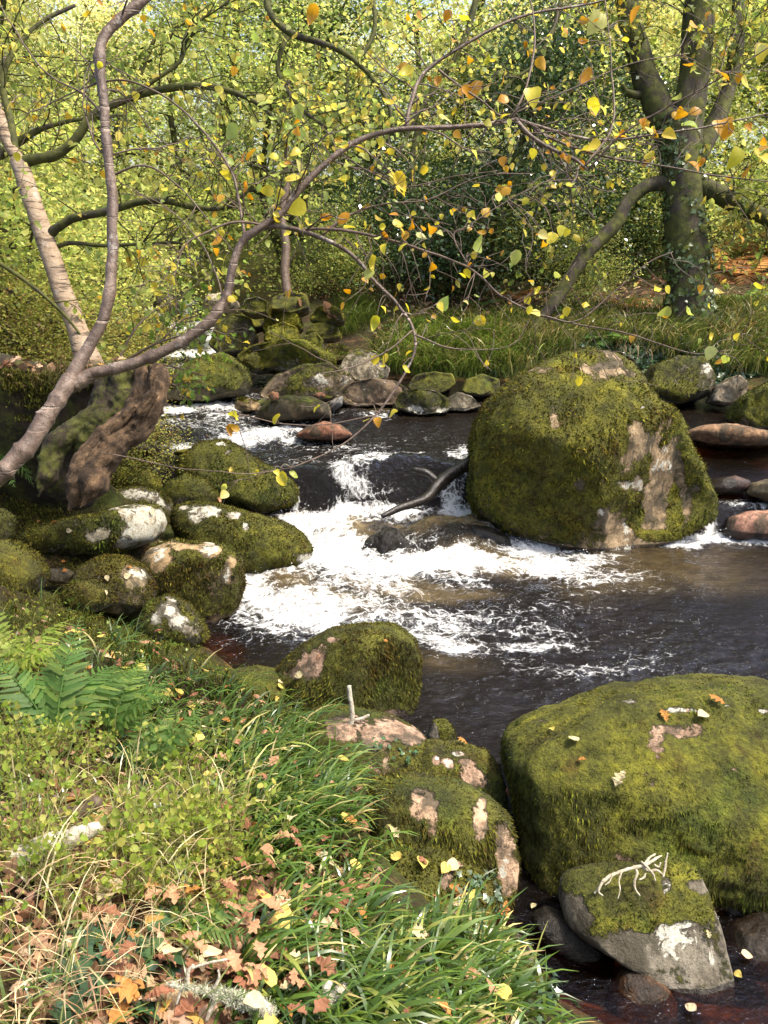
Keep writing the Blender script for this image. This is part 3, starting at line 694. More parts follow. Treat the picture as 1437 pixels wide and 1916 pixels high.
B('mossy_boulder', 'low mossy bank rock with two small bare pink patches, ivy and fallen leaves on it',
  [(590,1650),(640,1615),(700,1594),(760,1592),(830,1600),(890,1622),(925,1660),(925,1710),(890,1745),(800,1755),(700,1730),(620,1700)],
  1760, .18, z=.2, sub=6, tint=PINK, moss=.92, up=.1, noise=.05, q=.62, wet=0, bare=[(840,1638,10,15),(832,1655,9,14),(855,1615,12,8)], fuzz=14000, fl=.02, hang=.4, seed=47, tilt=.4)
B('river_stone', 'small grey-green stone at the grassy edge above the shallow brown water',
  [(928,1790),(940,1760),(965,1752),(990,1765),(1002,1800),(995,1825),(950,1825),(932,1812)], 1825, .09, z=.08, sub=5, tint=GREY, moss=.35, noise=.06, wet=.05, seed=53, fuzz=500, fl=.012)
B('river_stone', 'mossy stone under trailing ivy at the bottom of the grassy bank',
  [(940,1850),(965,1812),(1000,1812),(1030,1835),(1040,1870),(1020,1905),(960,1900)], 1905, .11, z=.05, sub=5, tint=GREY, moss=.7, noise=.06, wet=.02, seed=59, fuzz=2500, fl=.014)
B('river_stone', 'dark wet stone just under water left of the wedge-shaped stone',
  [(995,1720),(1020,1702),(1065,1715),(1110,1750),(1145,1790),(1150,1815),(1120,1822),(1060,1790),(1010,1755)], 1822, .10, z=-.08, sub=5, tint=(.11,.10,.085), moss=-.3, up=0, noise=.05, wet=.3, seed=61, solid=False)
B('river_stone', 'rounded orange-brown stone breaking the surface at the bottom edge below the wedge-shaped stone',
  [(1135,1900),(1145,1845),(1165,1815),(1205,1808),(1245,1825),(1265,1865),(1255,1920),(1200,1960),(1140,1950)], 1950, .10, z=-.17, sub=5, tint=OCHRE, moss=-.4, up=0, noise=.07, wet=.4, seed=67, solid=False)
B('river_stone', 'dark stone under brown water at the lower right edge',
  [(1345,1770),(1380,1735),(1437,1715),(1490,1740),(1500,1800),(1440,1825),(1370,1815)], 1825, .14, z=-.1, sub=5, tint=(.12,.09,.06), moss=-.4, up=0, noise=.06, wet=.4, seed=71, solid=False)
B('river_stone', 'small wet stone between the wedge-shaped stone and the huge flat-topped boulder',
  [(1345,1690),(1355,1672),(1385,1668),(1400,1690),(1385,1715),(1352,1712)], 1715, .06, z=-.02, sub=4, tint=DARK, moss=-.2, noise=.06, wet=.3, seed=73, solid=False)
B('mossy_boulder', 'flat moss-covered slab with pale leaves where the bank meets the pool',
  [(395,1285),(420,1262),(470,1255),(520,1262),(540,1290),(520,1325),(450,1330),(405,1312)], 1325, .26, z=.12, sub=5, tint=BUFF, moss=1.0, up=.1, noise=.04, wet=0, seed=79, fuzz=5000, fl=.014, tilt=.8, mosstint=(1.15,1.1,.8))
# the heap of boulders at the left bank
B('mossy_boulder', 'peaked mossy boulder behind the yellow-leaved twig, left of the small waterfall',
  [(335,885),(350,850),(385,828),(420,825),(450,838),(490,865),(530,885),(556,905),(558,940),(500,962),(420,940),(352,915)], 955, .45, z=.1, sub=6, tint=GREY, moss=.92, up=.2, noise=.035, q=.66, wet=.05, seed=83, lichen=[(408,832,12,5)], bare=[(425,846,8,4)], fuzz=13000, fl=.026, hang=.3, cuts=[(.3,-.7,.6,.72,.6)])
B('mossy_boulder', 'long dark mossy boulder beside the white rapids with a crust of white lichen on top',
  [(322,975),(332,946),(370,938),(420,946),(475,960),(530,978),(568,1000),(588,1028),(582,1055),(530,1072),(460,1090),(400,1065),(345,1020)], 1075, .42, sub=6, tint=GREY, moss=.8, up=.25, noise=.05, q=.64, wet=.06, seed=89, lichen=[(380,958,26,10),(360,972,12,8),(440,963,14,6),(460,985,6,8),(565,1045,14,8),(345,950,8,5)], fuzz=14000, fl=.024, hang=.3)
B('mossy_boulder', 'blocky mossy boulder with white and buff patches along its top, above the dark pool edge',
  [(266,1050),(285,1022),(320,1012),(370,1016),(420,1018),(450,1042),(453,1095),(440,1150),(405,1170),(340,1140),(285,1095)], 1165, .33, sub=6, tint=BUFF, moss=.72, up=.1, noise=.05, q=.58, wet=.06, seed=97, bare=[(300,1040,22,18),(350,1022,40,8),(390,1030,16,12),(430,1055,8,10)], lichen=[(392,1028,16,12),(425,1078,6,14),(300,1035,12,10)], fuzz=11000, fl=.022, hang=.3, cuts=[(.3,-.95,0,.7,.7)])
B('mossy_boulder', 'long low boulder ending in a big white lichen-covered face, under the old stump',
  [(20,1010),(60,985),(140,970),(200,957),(262,940),(298,945),(312,975),(296,1010),(225,1035),(150,1042),(60,1035)], 1042, .34, z=.35, sub=6, tint=(.5,.47,.38), moss=.8, up=.2, noise=.045, q=.62, wet=0, seed=101, bare=[(180,1000,18,10),(240,1015,20,10)], lichen=[(268,985,40,36),(288,965,22,18),(245,1000,24,18)], fuzz=10000, fl=.024, hang=.3)
B('mossy_boulder', 'round brownish mossy boulder at the foot of the left heap',
  [(138,1090),(155,1060),(190,1042),(232,1040),(268,1060),(290,1100),(284,1135),(240,1150),(185,1140),(145,1115)], 1150, .28, z=.25, sub=6, tint=(.24,.2,.13), moss=.6, up=.25, noise=.045, q=.66, wet=0, seed=103, lichen=[(258,1075,16,8)], bare=[(250,1080,22,14)], fuzz=7000, fl=.02, hang=.2, mosstint=(.95,.85,.8))
B('mossy_boulder', 'lowest boulder of the left heap with blotchy pale lichen on its face',
  [(258,1165),(280,1130),(315,1113),(352,1128),(380,1165),(388,1195),(360,1210),(310,1210),(268,1190)], 1208, .2, z=.1, sub=5, tint=GREY, moss=.62, up=.2, noise=.05, wet=.02, seed=107, lichen=[(312,1140,20,18),(335,1160,16,14),(290,1160,8,8)], fuzz=4000, fl=.018)
B('mossy_boulder', 'flattish lichen-speckled rock between the white-faced boulder and the peaked mossy boulder',
  [(205,935),(225,915),(262,908),(298,914),(320,940),(322,968),(300,975),(255,952),(220,945)], 965, .26, z=.3, sub=5, tint=(.36,.35,.29), moss=.5, up=.3, noise=.05, wet=0, seed=109, lichen=[(300,945,12,16),(255,925,30,8)], fuzz=2500, fl=.02)
B('mossy_boulder', 'smooth mossy boulder touching the foot of the old stump, beside the upper stream',
  [(165,895),(180,868),(215,860),(260,870),(295,890),(305,915),(270,930),(200,925),(170,915)], 925, .3, z=.3, sub=5, tint=GREY, moss=.95, noise=.04, wet=0, seed=113, fuzz=4000, fl=.022, mosstint=(1.1,1.05,.9))
B('river_stone', 'small round grey-green stone in front of the old stump',
  [(147,948),(155,928),(180,919),(202,928),(206,948),(190,960),(160,962)], 962, .12, z=.42, sub=5, tint=(.34,.36,.26), moss=.3, up=.3, noise=.04, wet=0, seed=127, lich=.25, fuzz=500, fl=.012)
B('mossy_boulder', 'mossy rock with a pale leaf, left below the peaked mossy boulder',
  [(298,925),(318,900),(350,888),(385,898),(408,928),(400,948),(360,952),(312,948)], 952, .24, z=.25, sub=5, tint=GREY, moss=.88, noise=.05, wet=0, seed=131, fuzz=3500, fl=.02)
B('mossy_boulder', 'low mossy hump in shade between bank moss and the round brownish boulder',
  [(118,1110),(135,1088),(170,1084),(205,1100),(215,1125),(185,1145),(135,1140)], 1148, .16, z=.38, sub=5, tint=GREY, moss=.9, noise=.06, wet=0, seed=137, fuzz=2500, fl=.018, mosstint=(.9,.8,.7))
B('river_stone', 'small smooth grey pebble in the dark hollow of the left heap',
  [(85,1078),(95,1063),(120,1063),(138,1075),(130,1092),(100,1092)], 1092, .1, z=.45, sub=4, tint=(.2,.18,.13), moss=.1, noise=.03, wet=0, seed=139)
B('mossy_boulder', 'mossy mound at the left edge below the foreground trunk',
  [(-70,1010),(-40,965),(0,950),(20,965),(22,1000),(8,1030),(-40,1040)], 1040, .2, z=.62, sub=5, tint=GREY, moss=.9, noise=.05, wet=0, seed=149, fuzz=2500, fl=.02)
B('mossy_boulder', 'broad dark mossy rock at the left edge above the fern bank',
  [(-90,1080),(-50,1030),(10,1010),(60,1035),(85,1075),(70,1110),(0,1125),(-70,1115)], 1120, .26, z=.6, sub=5, tint=(.2,.18,.14), moss=.7, noise=.06, wet=0, seed=151, fuzz=4000, fl=.02, mosstint=(.9,.85,.8))
# rocks in and around the rapids
B('river_stone', 'black wet rock with water pouring round it in the middle of the white rapids',
  [(668,1046),(684,1012),(702,1000),(716,984),(742,988),(756,1006),(770,1030),(760,1050),(715,1062)], 1056, .2, z=-.03, sub=6, tint=(.07,.065,.065), moss=-.5, up=0, noise=.16, craggy=4, wet=2, seed=157, solid=False)
B('river_stone', 'dark wet rock under the left foot of the largest boulder',
  [(868,1002),(880,982),(915,985),(950,1005),(960,1030),(920,1030),(880,1020)], 1030, .18, z=.02, sub=5, tint=(.045,.045,.05), moss=-.5, up=0, noise=.09, wet=2, seed=163, solid=False)
B('river_stone', 'dark rock sheeted with falling water, touching the black driftwood branch',
  [(700,950),(715,905),(745,870),(800,855),(850,858),(876,880),(870,925),(820,952)], 955, .26, z=.0, sub=6, tint=(.06,.06,.065), moss=-.35, up=.1, noise=.05, wet=2, seed=167, solid=False, lichen=[(800,882,6,5)], back=1.0)
B('river_stone', 'low reddish-brown wet rock in the upper pool below the pale bank rocks',
  [(552,818),(575,798),(605,790),(640,797),(662,815),(640,828),(580,830)], 828, .3, z=.5, sub=5, tint=RED, moss=-.4, up=0, noise=.07, wet=.12, seed=173)
B('river_stone', 'flat dark rock in the upper stream with an orange stone on it',
  [(478,778),(500,752),(540,742),(590,745),(616,758),(620,782),(560,790),(490,790)], 788, .42, z=.58, sub=5, tint=(.13,.11,.075), moss=.4, up=.3, noise=.06, wet=.1, seed=179)
B('river_stone', 'small orange stone resting on the flat dark rock', [(500,740),(510,732),(522,735),(523,747),(508,750)], 750, .05, z=.85, sub=4, tint=(.55,.28,.17), moss=-.5, up=0, wet=0, noise=.08, seed=181)
B('river_stone', 'dark water-covered hump in the upper stream beside the old stump', [(205,845),(225,828),(265,824),(300,835),(295,850),(240,856)], 856, .3, z=.55, sub=5, tint=(.045,.04,.04), moss=-.5, up=0, noise=.06, wet=2, seed=191, solid=False)
B('river_stone', 'thin mossy rock spit just behind the peaked mossy boulder', [(325,850),(345,842),(380,838),(390,850),(350,858)], 858, .25, z=.5, sub=4, tint=(.12,.11,.07), moss=.6, noise=.05, wet=.04, seed=193)
# far bank and upstream rocks
FAR = dict(sub=5, wet=.10, noise=.11, q=.6, craggy=2)
B('mossy_boulder', 'broad bright-mossed boulder crowning the upstream rock pile', [(440,672),(470,652),(530,641),(585,646),(632,672),(625,692),(560,700),(470,694)], 700, .6, z=.85, tint=GREY, moss=.95, seed=197, mosstint=(1.3,1.25,.8), fuzz=3500, fl=.03, **FAR)
B('mossy_boulder', 'dark angular rock with mossy shoulder in front of the bright-mossed boulder', [(480,745),(520,705),(570,688),(620,682),(645,700),(690,728),(640,752),(540,756)], 756, .55, z=.62, tint=(.27,.22,.17), moss=.45, up=.5, seed=199, lichen=[(600,712,16,10),(650,715,10,8)], cuts=[(-.4,-.8,.4,.6,.8)], fuzz=1500, fl=.03, **FAR)
B('mossy_boulder', 'big shaded mossy boulder beside the stream behind the oak sprig', [(300,750),(325,705),(370,672),(420,666),(460,685),(472,712),(460,738),(400,755)], 755, .6, z=.62, tint=(.16,.15,.11), moss=.7, seed=211, bare=[(330,735,30,8)], fuzz=3000, fl=.03, **FAR)
B('mossy_boulder', 'upper of two rounded bright green boulders upstream', [(490,618),(500,595),(530,584),(560,592),(566,615),(540,630),(505,632)], 635, .5, z=1.15, tint=GREY, moss=1.0, seed=223, mosstint=(1.4,1.35,.8), fuzz=2500, fl=.03, **FAR)
B('mossy_boulder', 'lower of two rounded bright green boulders upstream', [(496,642),(505,615),(532,604),(556,614),(562,640),(530,650)], 652, .4, z=1.05, tint=GREY, moss=1.0, seed=227, mosstint=(1.3,1.25,.8), fuzz=2000, fl=.03, **FAR)
B('mossy_boulder', 'small mossy boulder beneath the hanging pale sprig', [(563,655),(570,633),(592,626),(606,640),(600,660),(575,664)], 664, .35, z=1.0, tint=GREY, moss=.8, seed=229, mosstint=(1.1,1.1,.8), **FAR)
B('mossy_boulder', 'pale lichen-crusted rock where the grassy far bank begins', [(632,700),(645,672),(672,656),(705,664),(728,690),(720,712),(670,718)], 716, .5, z=.75, tint=(.36,.33,.27), moss=.3, up=.4, lich=.55, seed=233, **FAR)
B('mossy_boulder', 'low tan slab at the water below the pale lichen-crusted rock', [(620,745),(650,722),(700,712),(745,718),(770,738),(740,762),(660,765)], 765, .5, z=.58, tint=(.20,.15,.11), moss=.2, up=.3, lich=.3, seed=239, **FAR)
B('river_stone', 'reddish stone sticking out beside the low tan slab', [(575,745),(590,735),(612,734),(618,746),(600,752)], 752, .2, z=.62, tint=RED, moss=-.3, up=0, seed=241, sub=4, wet=.05, noise=.07)
B('river_stone', 'thin grey tilted slab standing in the water by the flat dark rock', [(612,762),(625,748),(643,742),(640,758),(622,770)], 768, .2, z=.6, tint=(.25,.26,.28), moss=-.3, up=0, seed=251, sub=4, wet=.03, noise=.05)
B('mossy_boulder', 'low dark mossy rock flecked with lichen in the far pool', [(735,765),(745,740),(785,730),(820,735),(842,755),(835,775),(780,782)], 780, .5, z=.55, tint=(.15,.14,.1), moss=.6, up=.3, seed=257, lichen=[(780,765,20,6),(825,768,10,5)], fuzz=1500, fl=.025, **FAR)
B('mossy_boulder', 'mossy rock half under the grass fringe of the far bank', [(760,728),(775,706),(810,698),(845,702),(852,722),(830,735),(785,738)], 738, .45, z=.66, tint=(.18,.16,.12), moss=.6, seed=263, **FAR)
B('river_stone', 'grey flat stones edge lying between the far bank rocks and the largest boulder', [(828,770),(835,748),(855,735),(880,742),(900,762),(870,772)], 772, .3, z=.56, tint=(.22,.2,.16), moss=.25, lich=.35, seed=269, **FAR)
B('mossy_boulder', 'dark mossy rock on the far bank touching the left side of the largest boulder', [(860,735),(870,712),(900,703),(932,712),(935,735),(900,745)], 745, .4, z=.64, tint=(.16,.15,.11), moss=.75, seed=271, **FAR)
B('mossy_boulder', 'smooth mossy boulder cut off by the right edge behind the pool', [(1372,782),(1385,748),(1420,724),(1480,715),(1540,740),(1545,790),(1480,812),(1400,805)], 808, .55, z=.52, tint=GREY, moss=1.0, seed=277, mosstint=(1.0,1.0,.8), fuzz=5000, fl=.028, **FAR)
B('mossy_boulder', 'rock with a pale curved lichen edge on the far right bank', [(1328,752),(1340,722),(1370,703),(1392,718),(1388,745),(1362,760)], 758, .35, z=.66, tint=(.36,.31,.24), moss=.1, up=.4, lich=.4, seed=281, **FAR)
B('river_stone', 'tan ledge of rock awash at the back of the right-hand pool', [(1270,812),(1300,800),(1360,795),(1430,812),(1470,830),(1400,842),(1310,836)], 842, .5, z=.44, tint=(.30,.19,.12), moss=-.4, up=0, noise=.09, sub=5, wet=.2, seed=283, solid=False)
B('river_stone', 'purplish wet stone in the right-hand pool beside the largest boulder', [(1320,915),(1335,897),(1370,890),(1398,898),(1402,915),(1370,928),(1330,928)], 928, .2, z=.33, tint=(.16,.10,.09), moss=-.4, up=0, seed=293, sub=5, wet=.3, noise=.06)
B('river_stone', 'brown stone at the right edge above the small side fall', [(1398,925),(1410,903),(1440,895),(1490,905),(1500,935),(1440,945)], 945, .22, z=.32, tint=(.17,.14,.09), moss=-.1, up=.2, seed=307, sub=5, wet=.1, noise=.07)
B('river_stone', 'pink wet ledge beside the small side fall at the right edge', [(1348,1000),(1360,968),(1395,956),(1450,952),(1510,970),(1510,1005),(1440,1012),(1370,1010)], 1008, .22, z=.05, tint=(.42,.24,.19), moss=-.4, up=0, seed=311, sub=5, wet=.18, noise=.07)
B('river_stone', 'white sunlit boulder at the top of the distant cascade', [(380,575),(392,556),(425,553),(448,566),(440,580),(400,584)], 584, .4, z=1.45, tint=(.68,.62,.5), moss=-.2, up=.1, lich=.5, seed=313, sub=4, wet=0, noise=.07)
B('river_stone', 'dark rock overhung by leaves at the left of the distant cascade', [(290,580),(300,560),(325,555),(345,572),(335,590),(305,592)], 592, .4, z=1.4, tint=(.10,.09,.07), moss=.2, seed=317, sub=4, wet=.1, noise=.08)
B('mossy_boulder', 'dark boulder beside the distant cascade under the arching limb', [(395,650),(410,612),(440,592),(470,600),(480,630),(460,660),(415,668)], 668, .6, z=.95, tint=(.12,.11,.085), moss=.55, seed=331, fuzz=1500, fl=.03, **FAR)
B('mossy_boulder', 'flat mossy shelf behind the dry root, upstream', [(440,612),(450,592),(480,584),(500,595),(495,615),(465,622)], 622, .4, z=1.25, tint=(.18,.16,.12), moss=.6, seed=337, **FAR)
B('mossy_boulder', 'mossy boulder touching the slim tree base upstream', [(505,585),(512,560),(540,548),(575,556),(580,580),(550,592)], 592, .5, z=1.5, tint=GREY, moss=.7, seed=347, mosstint=(.9,.9,.8), **FAR)
B('mossy_boulder', 'ivy-draped rock on the far right bank behind the largest boulder', [(1195,735),(1215,690),(1260,665),(1310,672),(1330,710),(1320,745),(1260,762)], 760, .5, z=.6, tint=(.2,.19,.15), moss=.6, up=.2, seed=349, lichen=[(1325,690,14,8)], fuzz=3000, fl=.03, **FAR)

B('mossy_boulder', 'mossy rock at the left of the upstream cascade, above its white water', [(270, 640), (280, 618), (305, 610), (325, 622), (325, 642), (295, 650)], 650, 0.4, z=1.05, tint=GREY, moss=0.7, seed=601, mosstint=(1.2,1.15,.8), fuzz=1200, fl=.03, **FAR)
B('mossy_boulder', 'wet dark rock splitting the upstream cascade in two', [(345, 632), (352, 616), (372, 612), (385, 624), (380, 640), (355, 642)], 642, 0.3, z=1.05, tint=DARK, moss=0.1, seed=608, mosstint=(1.2,1.15,.8), fuzz=1200, fl=.03, **FAR)
B('mossy_boulder', 'rounded mossy rock right behind the shaded boulder beside the stream', [(455, 690), (462, 668), (482, 660), (505, 668), (508, 690), (480, 698)], 698, 0.35, z=0.85, tint=GREY, moss=0.9, seed=615, mosstint=(1.2,1.15,.8), fuzz=1200, fl=.03, **FAR)
B('mossy_boulder', 'flat mossy rock above the small mossy boulder beneath the pale sprig', [(572, 628), (585, 610), (612, 606), (636, 618), (638, 634), (600, 640)], 640, 0.4, z=1.15, tint=GREY, moss=0.85, seed=622, mosstint=(1.2,1.15,.8), fuzz=1200, fl=.03, **FAR)
B('mossy_boulder', 'tan half-mossed rock at the top of the rock pile beside the far grass', [(600, 668), (612, 652), (640, 648), (660, 658), (655, 674), (620, 680)], 680, 0.4, z=0.95, tint=BUFF, moss=0.35, seed=629, mosstint=(1.2,1.15,.8), fuzz=1200, fl=.03, **FAR)
B('mossy_boulder', 'mossy rock high up in shade behind the distant cascade', [(452, 585), (462, 566), (485, 560), (505, 570), (500, 588), (470, 592)], 592, 0.4, z=1.55, tint=GREY, moss=0.8, seed=636, mosstint=(1.2,1.15,.8), fuzz=1200, fl=.03, **FAR)
B('mossy_boulder', 'mossy rock at the foot of the far bank right of the slim tree', [(580, 600), (592, 582), (620, 576), (645, 588), (645, 604), (605, 608)], 608, 0.4, z=1.4, tint=GREY, moss=0.9, seed=643, mosstint=(1.2,1.15,.8), fuzz=1200, fl=.03, **FAR)
B('mossy_boulder', 'small brown rock at the water below the shaded boulder beside the stream', [(440, 765), (448, 750), (470, 746), (486, 755), (482, 768), (455, 772)], 772, 0.25, z=0.6, tint=BUFF, moss=0.2, seed=650, mosstint=(1.2,1.15,.8), fuzz=1200, fl=.03, **FAR)
# ------------------------------------------------------------------ hits on the built ground and stones
NGROUND = len(SOLIDS[0][1]); _off = 0; _v = []; _f = []
for V_, F_ in SOLIDS:
    _v.append(V_); _f.append(F_ + _off); _off += len(V_)
BVH = BVHTree.FromPolygons(np.concatenate(_v).tolist(), np.concatenate(_f).tolist())
def hit(px, py):
    d = at(px, py, 1.0) - CAM; d = d / np.linalg.norm(d)
    p, n, i, dist = BVH.ray_cast(Vector(CAM), Vector(d))
    if p is None: return None
    n = np.array(n); p = np.array(p)
    if n @ d > 0: n = -n
    return p, n, float((p - CAM) @ AX_F), i < NGROUND
def inside(px, py, poly):
    c = False; j = len(poly) - 1
    for i in range(len(poly)):
        xi, yi = poly[i]; xj, yj = poly[j]
        if (yi > py) != (yj > py) and px < (xj - xi) * (py - yi) / (yj - yi) + xi: c = not c
        j = i
    return c
def hits_in(poly, n, rng=random, flat=None, soil=False):
    xs = [p[0] for p in poly]; ys = [p[1] for p in poly]; P = []; N = []; T = []
    tries = 0
    while len(P) < n and tries < n * 8:
        tries += 1
        x = rng.uniform(min(xs), max(xs)); y = rng.uniform(min(ys), max(ys))
        if not inside(x, y, poly): continue
        h = hit(x, y)
        if h is None or (flat and h[1][2] < flat): continue
        if h[0][2] < float(water_level([h[0][0]], [h[0][1]])[0]) + .01: continue
        if soil and not h[3]: continue
        P.append(h[0]); N.append(h[1]); T.append(h[2])
    return np.array(P), np.array(N), np.array(T)

# ------------------------------------------------------------------ palettes
YEL = [(5, (.66, .53, .07)), (2, (.62, .57, .14)), (2, (.60, .34, .045)), (1, (.50, .50, .12)), (.6, (.52, .24, .03))]
YGR = [(4, (.36, .42, .12)), (3, (.48, .50, .16)), (2, (.58, .54, .18)), (1, (.24, .32, .10))]
MGR = [(4, (.17, .23, .065)), (3, (.24, .29, .08)), (2, (.34, .36, .10)), (1, (.11, .16, .05))]
DGR = [(4, (.045, .085, .034)), (3, (.075, .13, .05)), (1.5, (.13, .19, .07))]
BRI = [(4, (.60, .61, .22)), (3, (.70, .67, .27)), (2, (.72, .62, .19)), (2, (.40, .44, .13))]
LIT = [(3, (.40, .21, .11)), (3, (.52, .31, .17)), (2, (.60, .27, .05)), (1.5, (.62, .45, .18)), (1, (.28, .12, .07)), (1, (.62, .55, .22))]
GRS = [(4, (.055, .105, .016)), (3, (.085, .145, .022)), (3, (.038, .075, .013)), (1, (.20, .23, .05)), (.5, (.40, .35, .15))]

# ------------------------------------------------------------------ twigs
def grow_twig(g, p, d, L, r, rng, leaves=None, depth=0, wig=.22, grav=-.04, kids=2, col=None, thin=.0011):
    """a wandering twig from p; end points for leaves are collected as (point, direction)"""
    n = max(4, int(L / .045)); n = min(n, 12); pts = [np.array(p, float)]; d = np.array(d, float); d /= np.linalg.norm(d)
    for i in range(n):
        d = d + rng.normal(0, wig, 3) * np.array([1, .6, 1]); d[2] += grav; d /= np.linalg.norm(d)
        pts.append(pts[-1] + d * L / n)
    R = np.linspace(r, max(r * .4, thin), len(pts))
    tube_into(g, pts, R, 5 if r > .003 else 4, col=col)
    if leaves is not None:
        leaves.append((pts[-1], d))
        for q in range(1, len(pts) - 1):
            if rng.random() < .3: leaves.append((pts[q], d))
    if depth > 0:
        for q in range(kids):
            i = rng.integers(1, len(pts) - 1)
            a = (pts[i] - pts[i - 1]); a /= np.linalg.norm(a) + 1e-9
            s = rng.normal(0, 1, 3); s -= a * (s @ a); s /= np.linalg.norm(s); s[1] *= .7
            grow_twig(g, pts[i], a * .75 + s * .75, L * rng.uniform(.4, .75), max(R[i] * .7, thin), rng, leaves, depth - 1, wig, grav, kids, col, thin)

def limb_pts(pts, t0, t1, per=7):
    """photo points (px, py, width) into a world spline and radii, with a little wobble in depth"""
    a = np.array(pts, float); n = len(a)
    t = np.linspace(t0, t1, n) if np.isscalar(t0) else np.array(t0)
    W = np.array([at(x, y, tt) for (x, y, w), tt in zip(a, t)])
    S = spline(W, per); r = np.interp(np.linspace(0, n - 1, len(S)), np.arange(n), a[:, 2] * t / FPX / 2)
    return S, r

def leaves_into(g, L, rng, size, pal, shape=OVATE, droop=.5, prob=1.):
    L = [l for l in L if rng.random() < prob]
    if not L: return
    P = np.array([l[0] for l in L]); D = np.array([l[1] for l in L]); n = len(L)
    N = rng.normal(0, .6, (n, 3)) + np.array([0, -.45, .75])
    Y = D * .5 + np.array([0, 0, -droop]) + rng.normal(0, .5, (n, 3)); Y /= np.linalg.norm(Y, axis=1)[:, None]
    X = np.cross(Y, N); X /= np.linalg.norm(X, axis=1)[:, None]; Z = np.cross(X, Y)
    R = np.stack([X, Y, Z], -1)
    C = pick(pal, n, rng); sz = size * rng.uniform(.55, 1.3, n); k = rng.integers(0, 4, n)
    for v in range(4):                                   # flat, cupped, rolled and twisted leaves
        m = k == v
        if not m.any(): continue
        V = shape[0].copy()
        if v == 1: V[:, 2] += .9 * V[:, 0] ** 2 - .25 * V[:, 1] ** 2
        elif v == 2: V[:, 0] *= .72; V[:, 2] += .6 * np.abs(V[:, 0]) - .35 * np.sin(V[:, 1] * 3)
        elif v == 3: V[:, 2] += V[:, 0] * (V[:, 1] - .3) * .9; V[:, 0] += .12 * V[:, 1] ** 2
        stamp(g, V, shape[1], P[m], R[m], sz[m], C[m])

# ------------------------------------------------------------------ the leaning tree in front
rg = np.random.default_rng(5)
tree = tag(empty('leaning_tree', at(-60, 935, 2.75)), 'foreground tree leaning in from the left with glossy brown forked stems and yellow leaves', 'tree')
FL = []; SKEL = []
def part_branch(name, pts, t0, t1, mat='hazel', seg=8, lump=.10, twigs=0, tl=(.12, .4), td=1, keep=1., frm=.0):
    S, r = limb_pts(pts, t0, t1); g = Geo()
    if seg > 8 or lump > .05: S = S + (fbm(S * 9, 2, 3)[:, None] - .5) * .012
    if seg > 8:
        r = r * .80
        for _ in range(len(S) // 5):
            kk = rg.integers(1, len(S) - 1); r = r * (1 + rg.uniform(.05, .22) * np.exp(-((np.arange(len(S)) - kk) / .7) ** 2))
    SKEL.append(S)
    tube_into(g, S, r, seg, lump, len(FL) % 50)
    for _ in range(twigs):
        i = rg.integers(int(len(S) * frm), len(S) - 1); d = S[min(i + 1, len(S) - 1)] - S[i - 1 if i else 0]; d /= np.linalg.norm(d) + 1e-9
        s = rg.normal(0, 1, 3); s[1] *= .6; s -= d * (s @ d); s /= np.linalg.norm(s)
        loc_l = []
        grow_twig(g, S[i], d * .7 + s * .8, rg.uniform(*tl), max(min(r[i] * .45, .004), .0014), rg, loc_l, td)
        FL.extend([l for l in loc_l if rg.random() < keep])
    return g.build(name, M[mat], tree)
part_branch('trunk', [(-120,1010,50),(-60,935,48),(0,888,45),(30,858,43),(60,822,42),(80,790,41),(98,762,39),(120,728,41),(133,708,38)], 2.75, 2.95, seg=20, lump=.14)
part_branch('stem', [(126,722,34),(147,680,32),(165,652,28),(195,590,25),(207,505,25),(212,420,24),(206,320,23),(197,220,22),(187,120,23),(190,80,23),(215,45,23),(268,0,22),(330,-60,20)], 2.95, 3.2, seg=16, lump=.13, twigs=9, tl=(.25, .6), td=2, keep=.35, frm=.35)
part_branch('stem', [(126,726,34),(152,712,33),(180,697,29),(250,680,26),(330,645,24),(385,608,24),(412,575,22),(427,545,20),(438,495,19),(455,450,18),(490,425,16),(530,396,15),(565,350,15),(605,310,14),(650,275,14),(700,252,13),(758,241,12),(850,238,11),(930,230,10),(968,222,9)], 2.95, 3.1, seg=16, lump=.13, twigs=12, td=1, keep=.6, frm=.5)
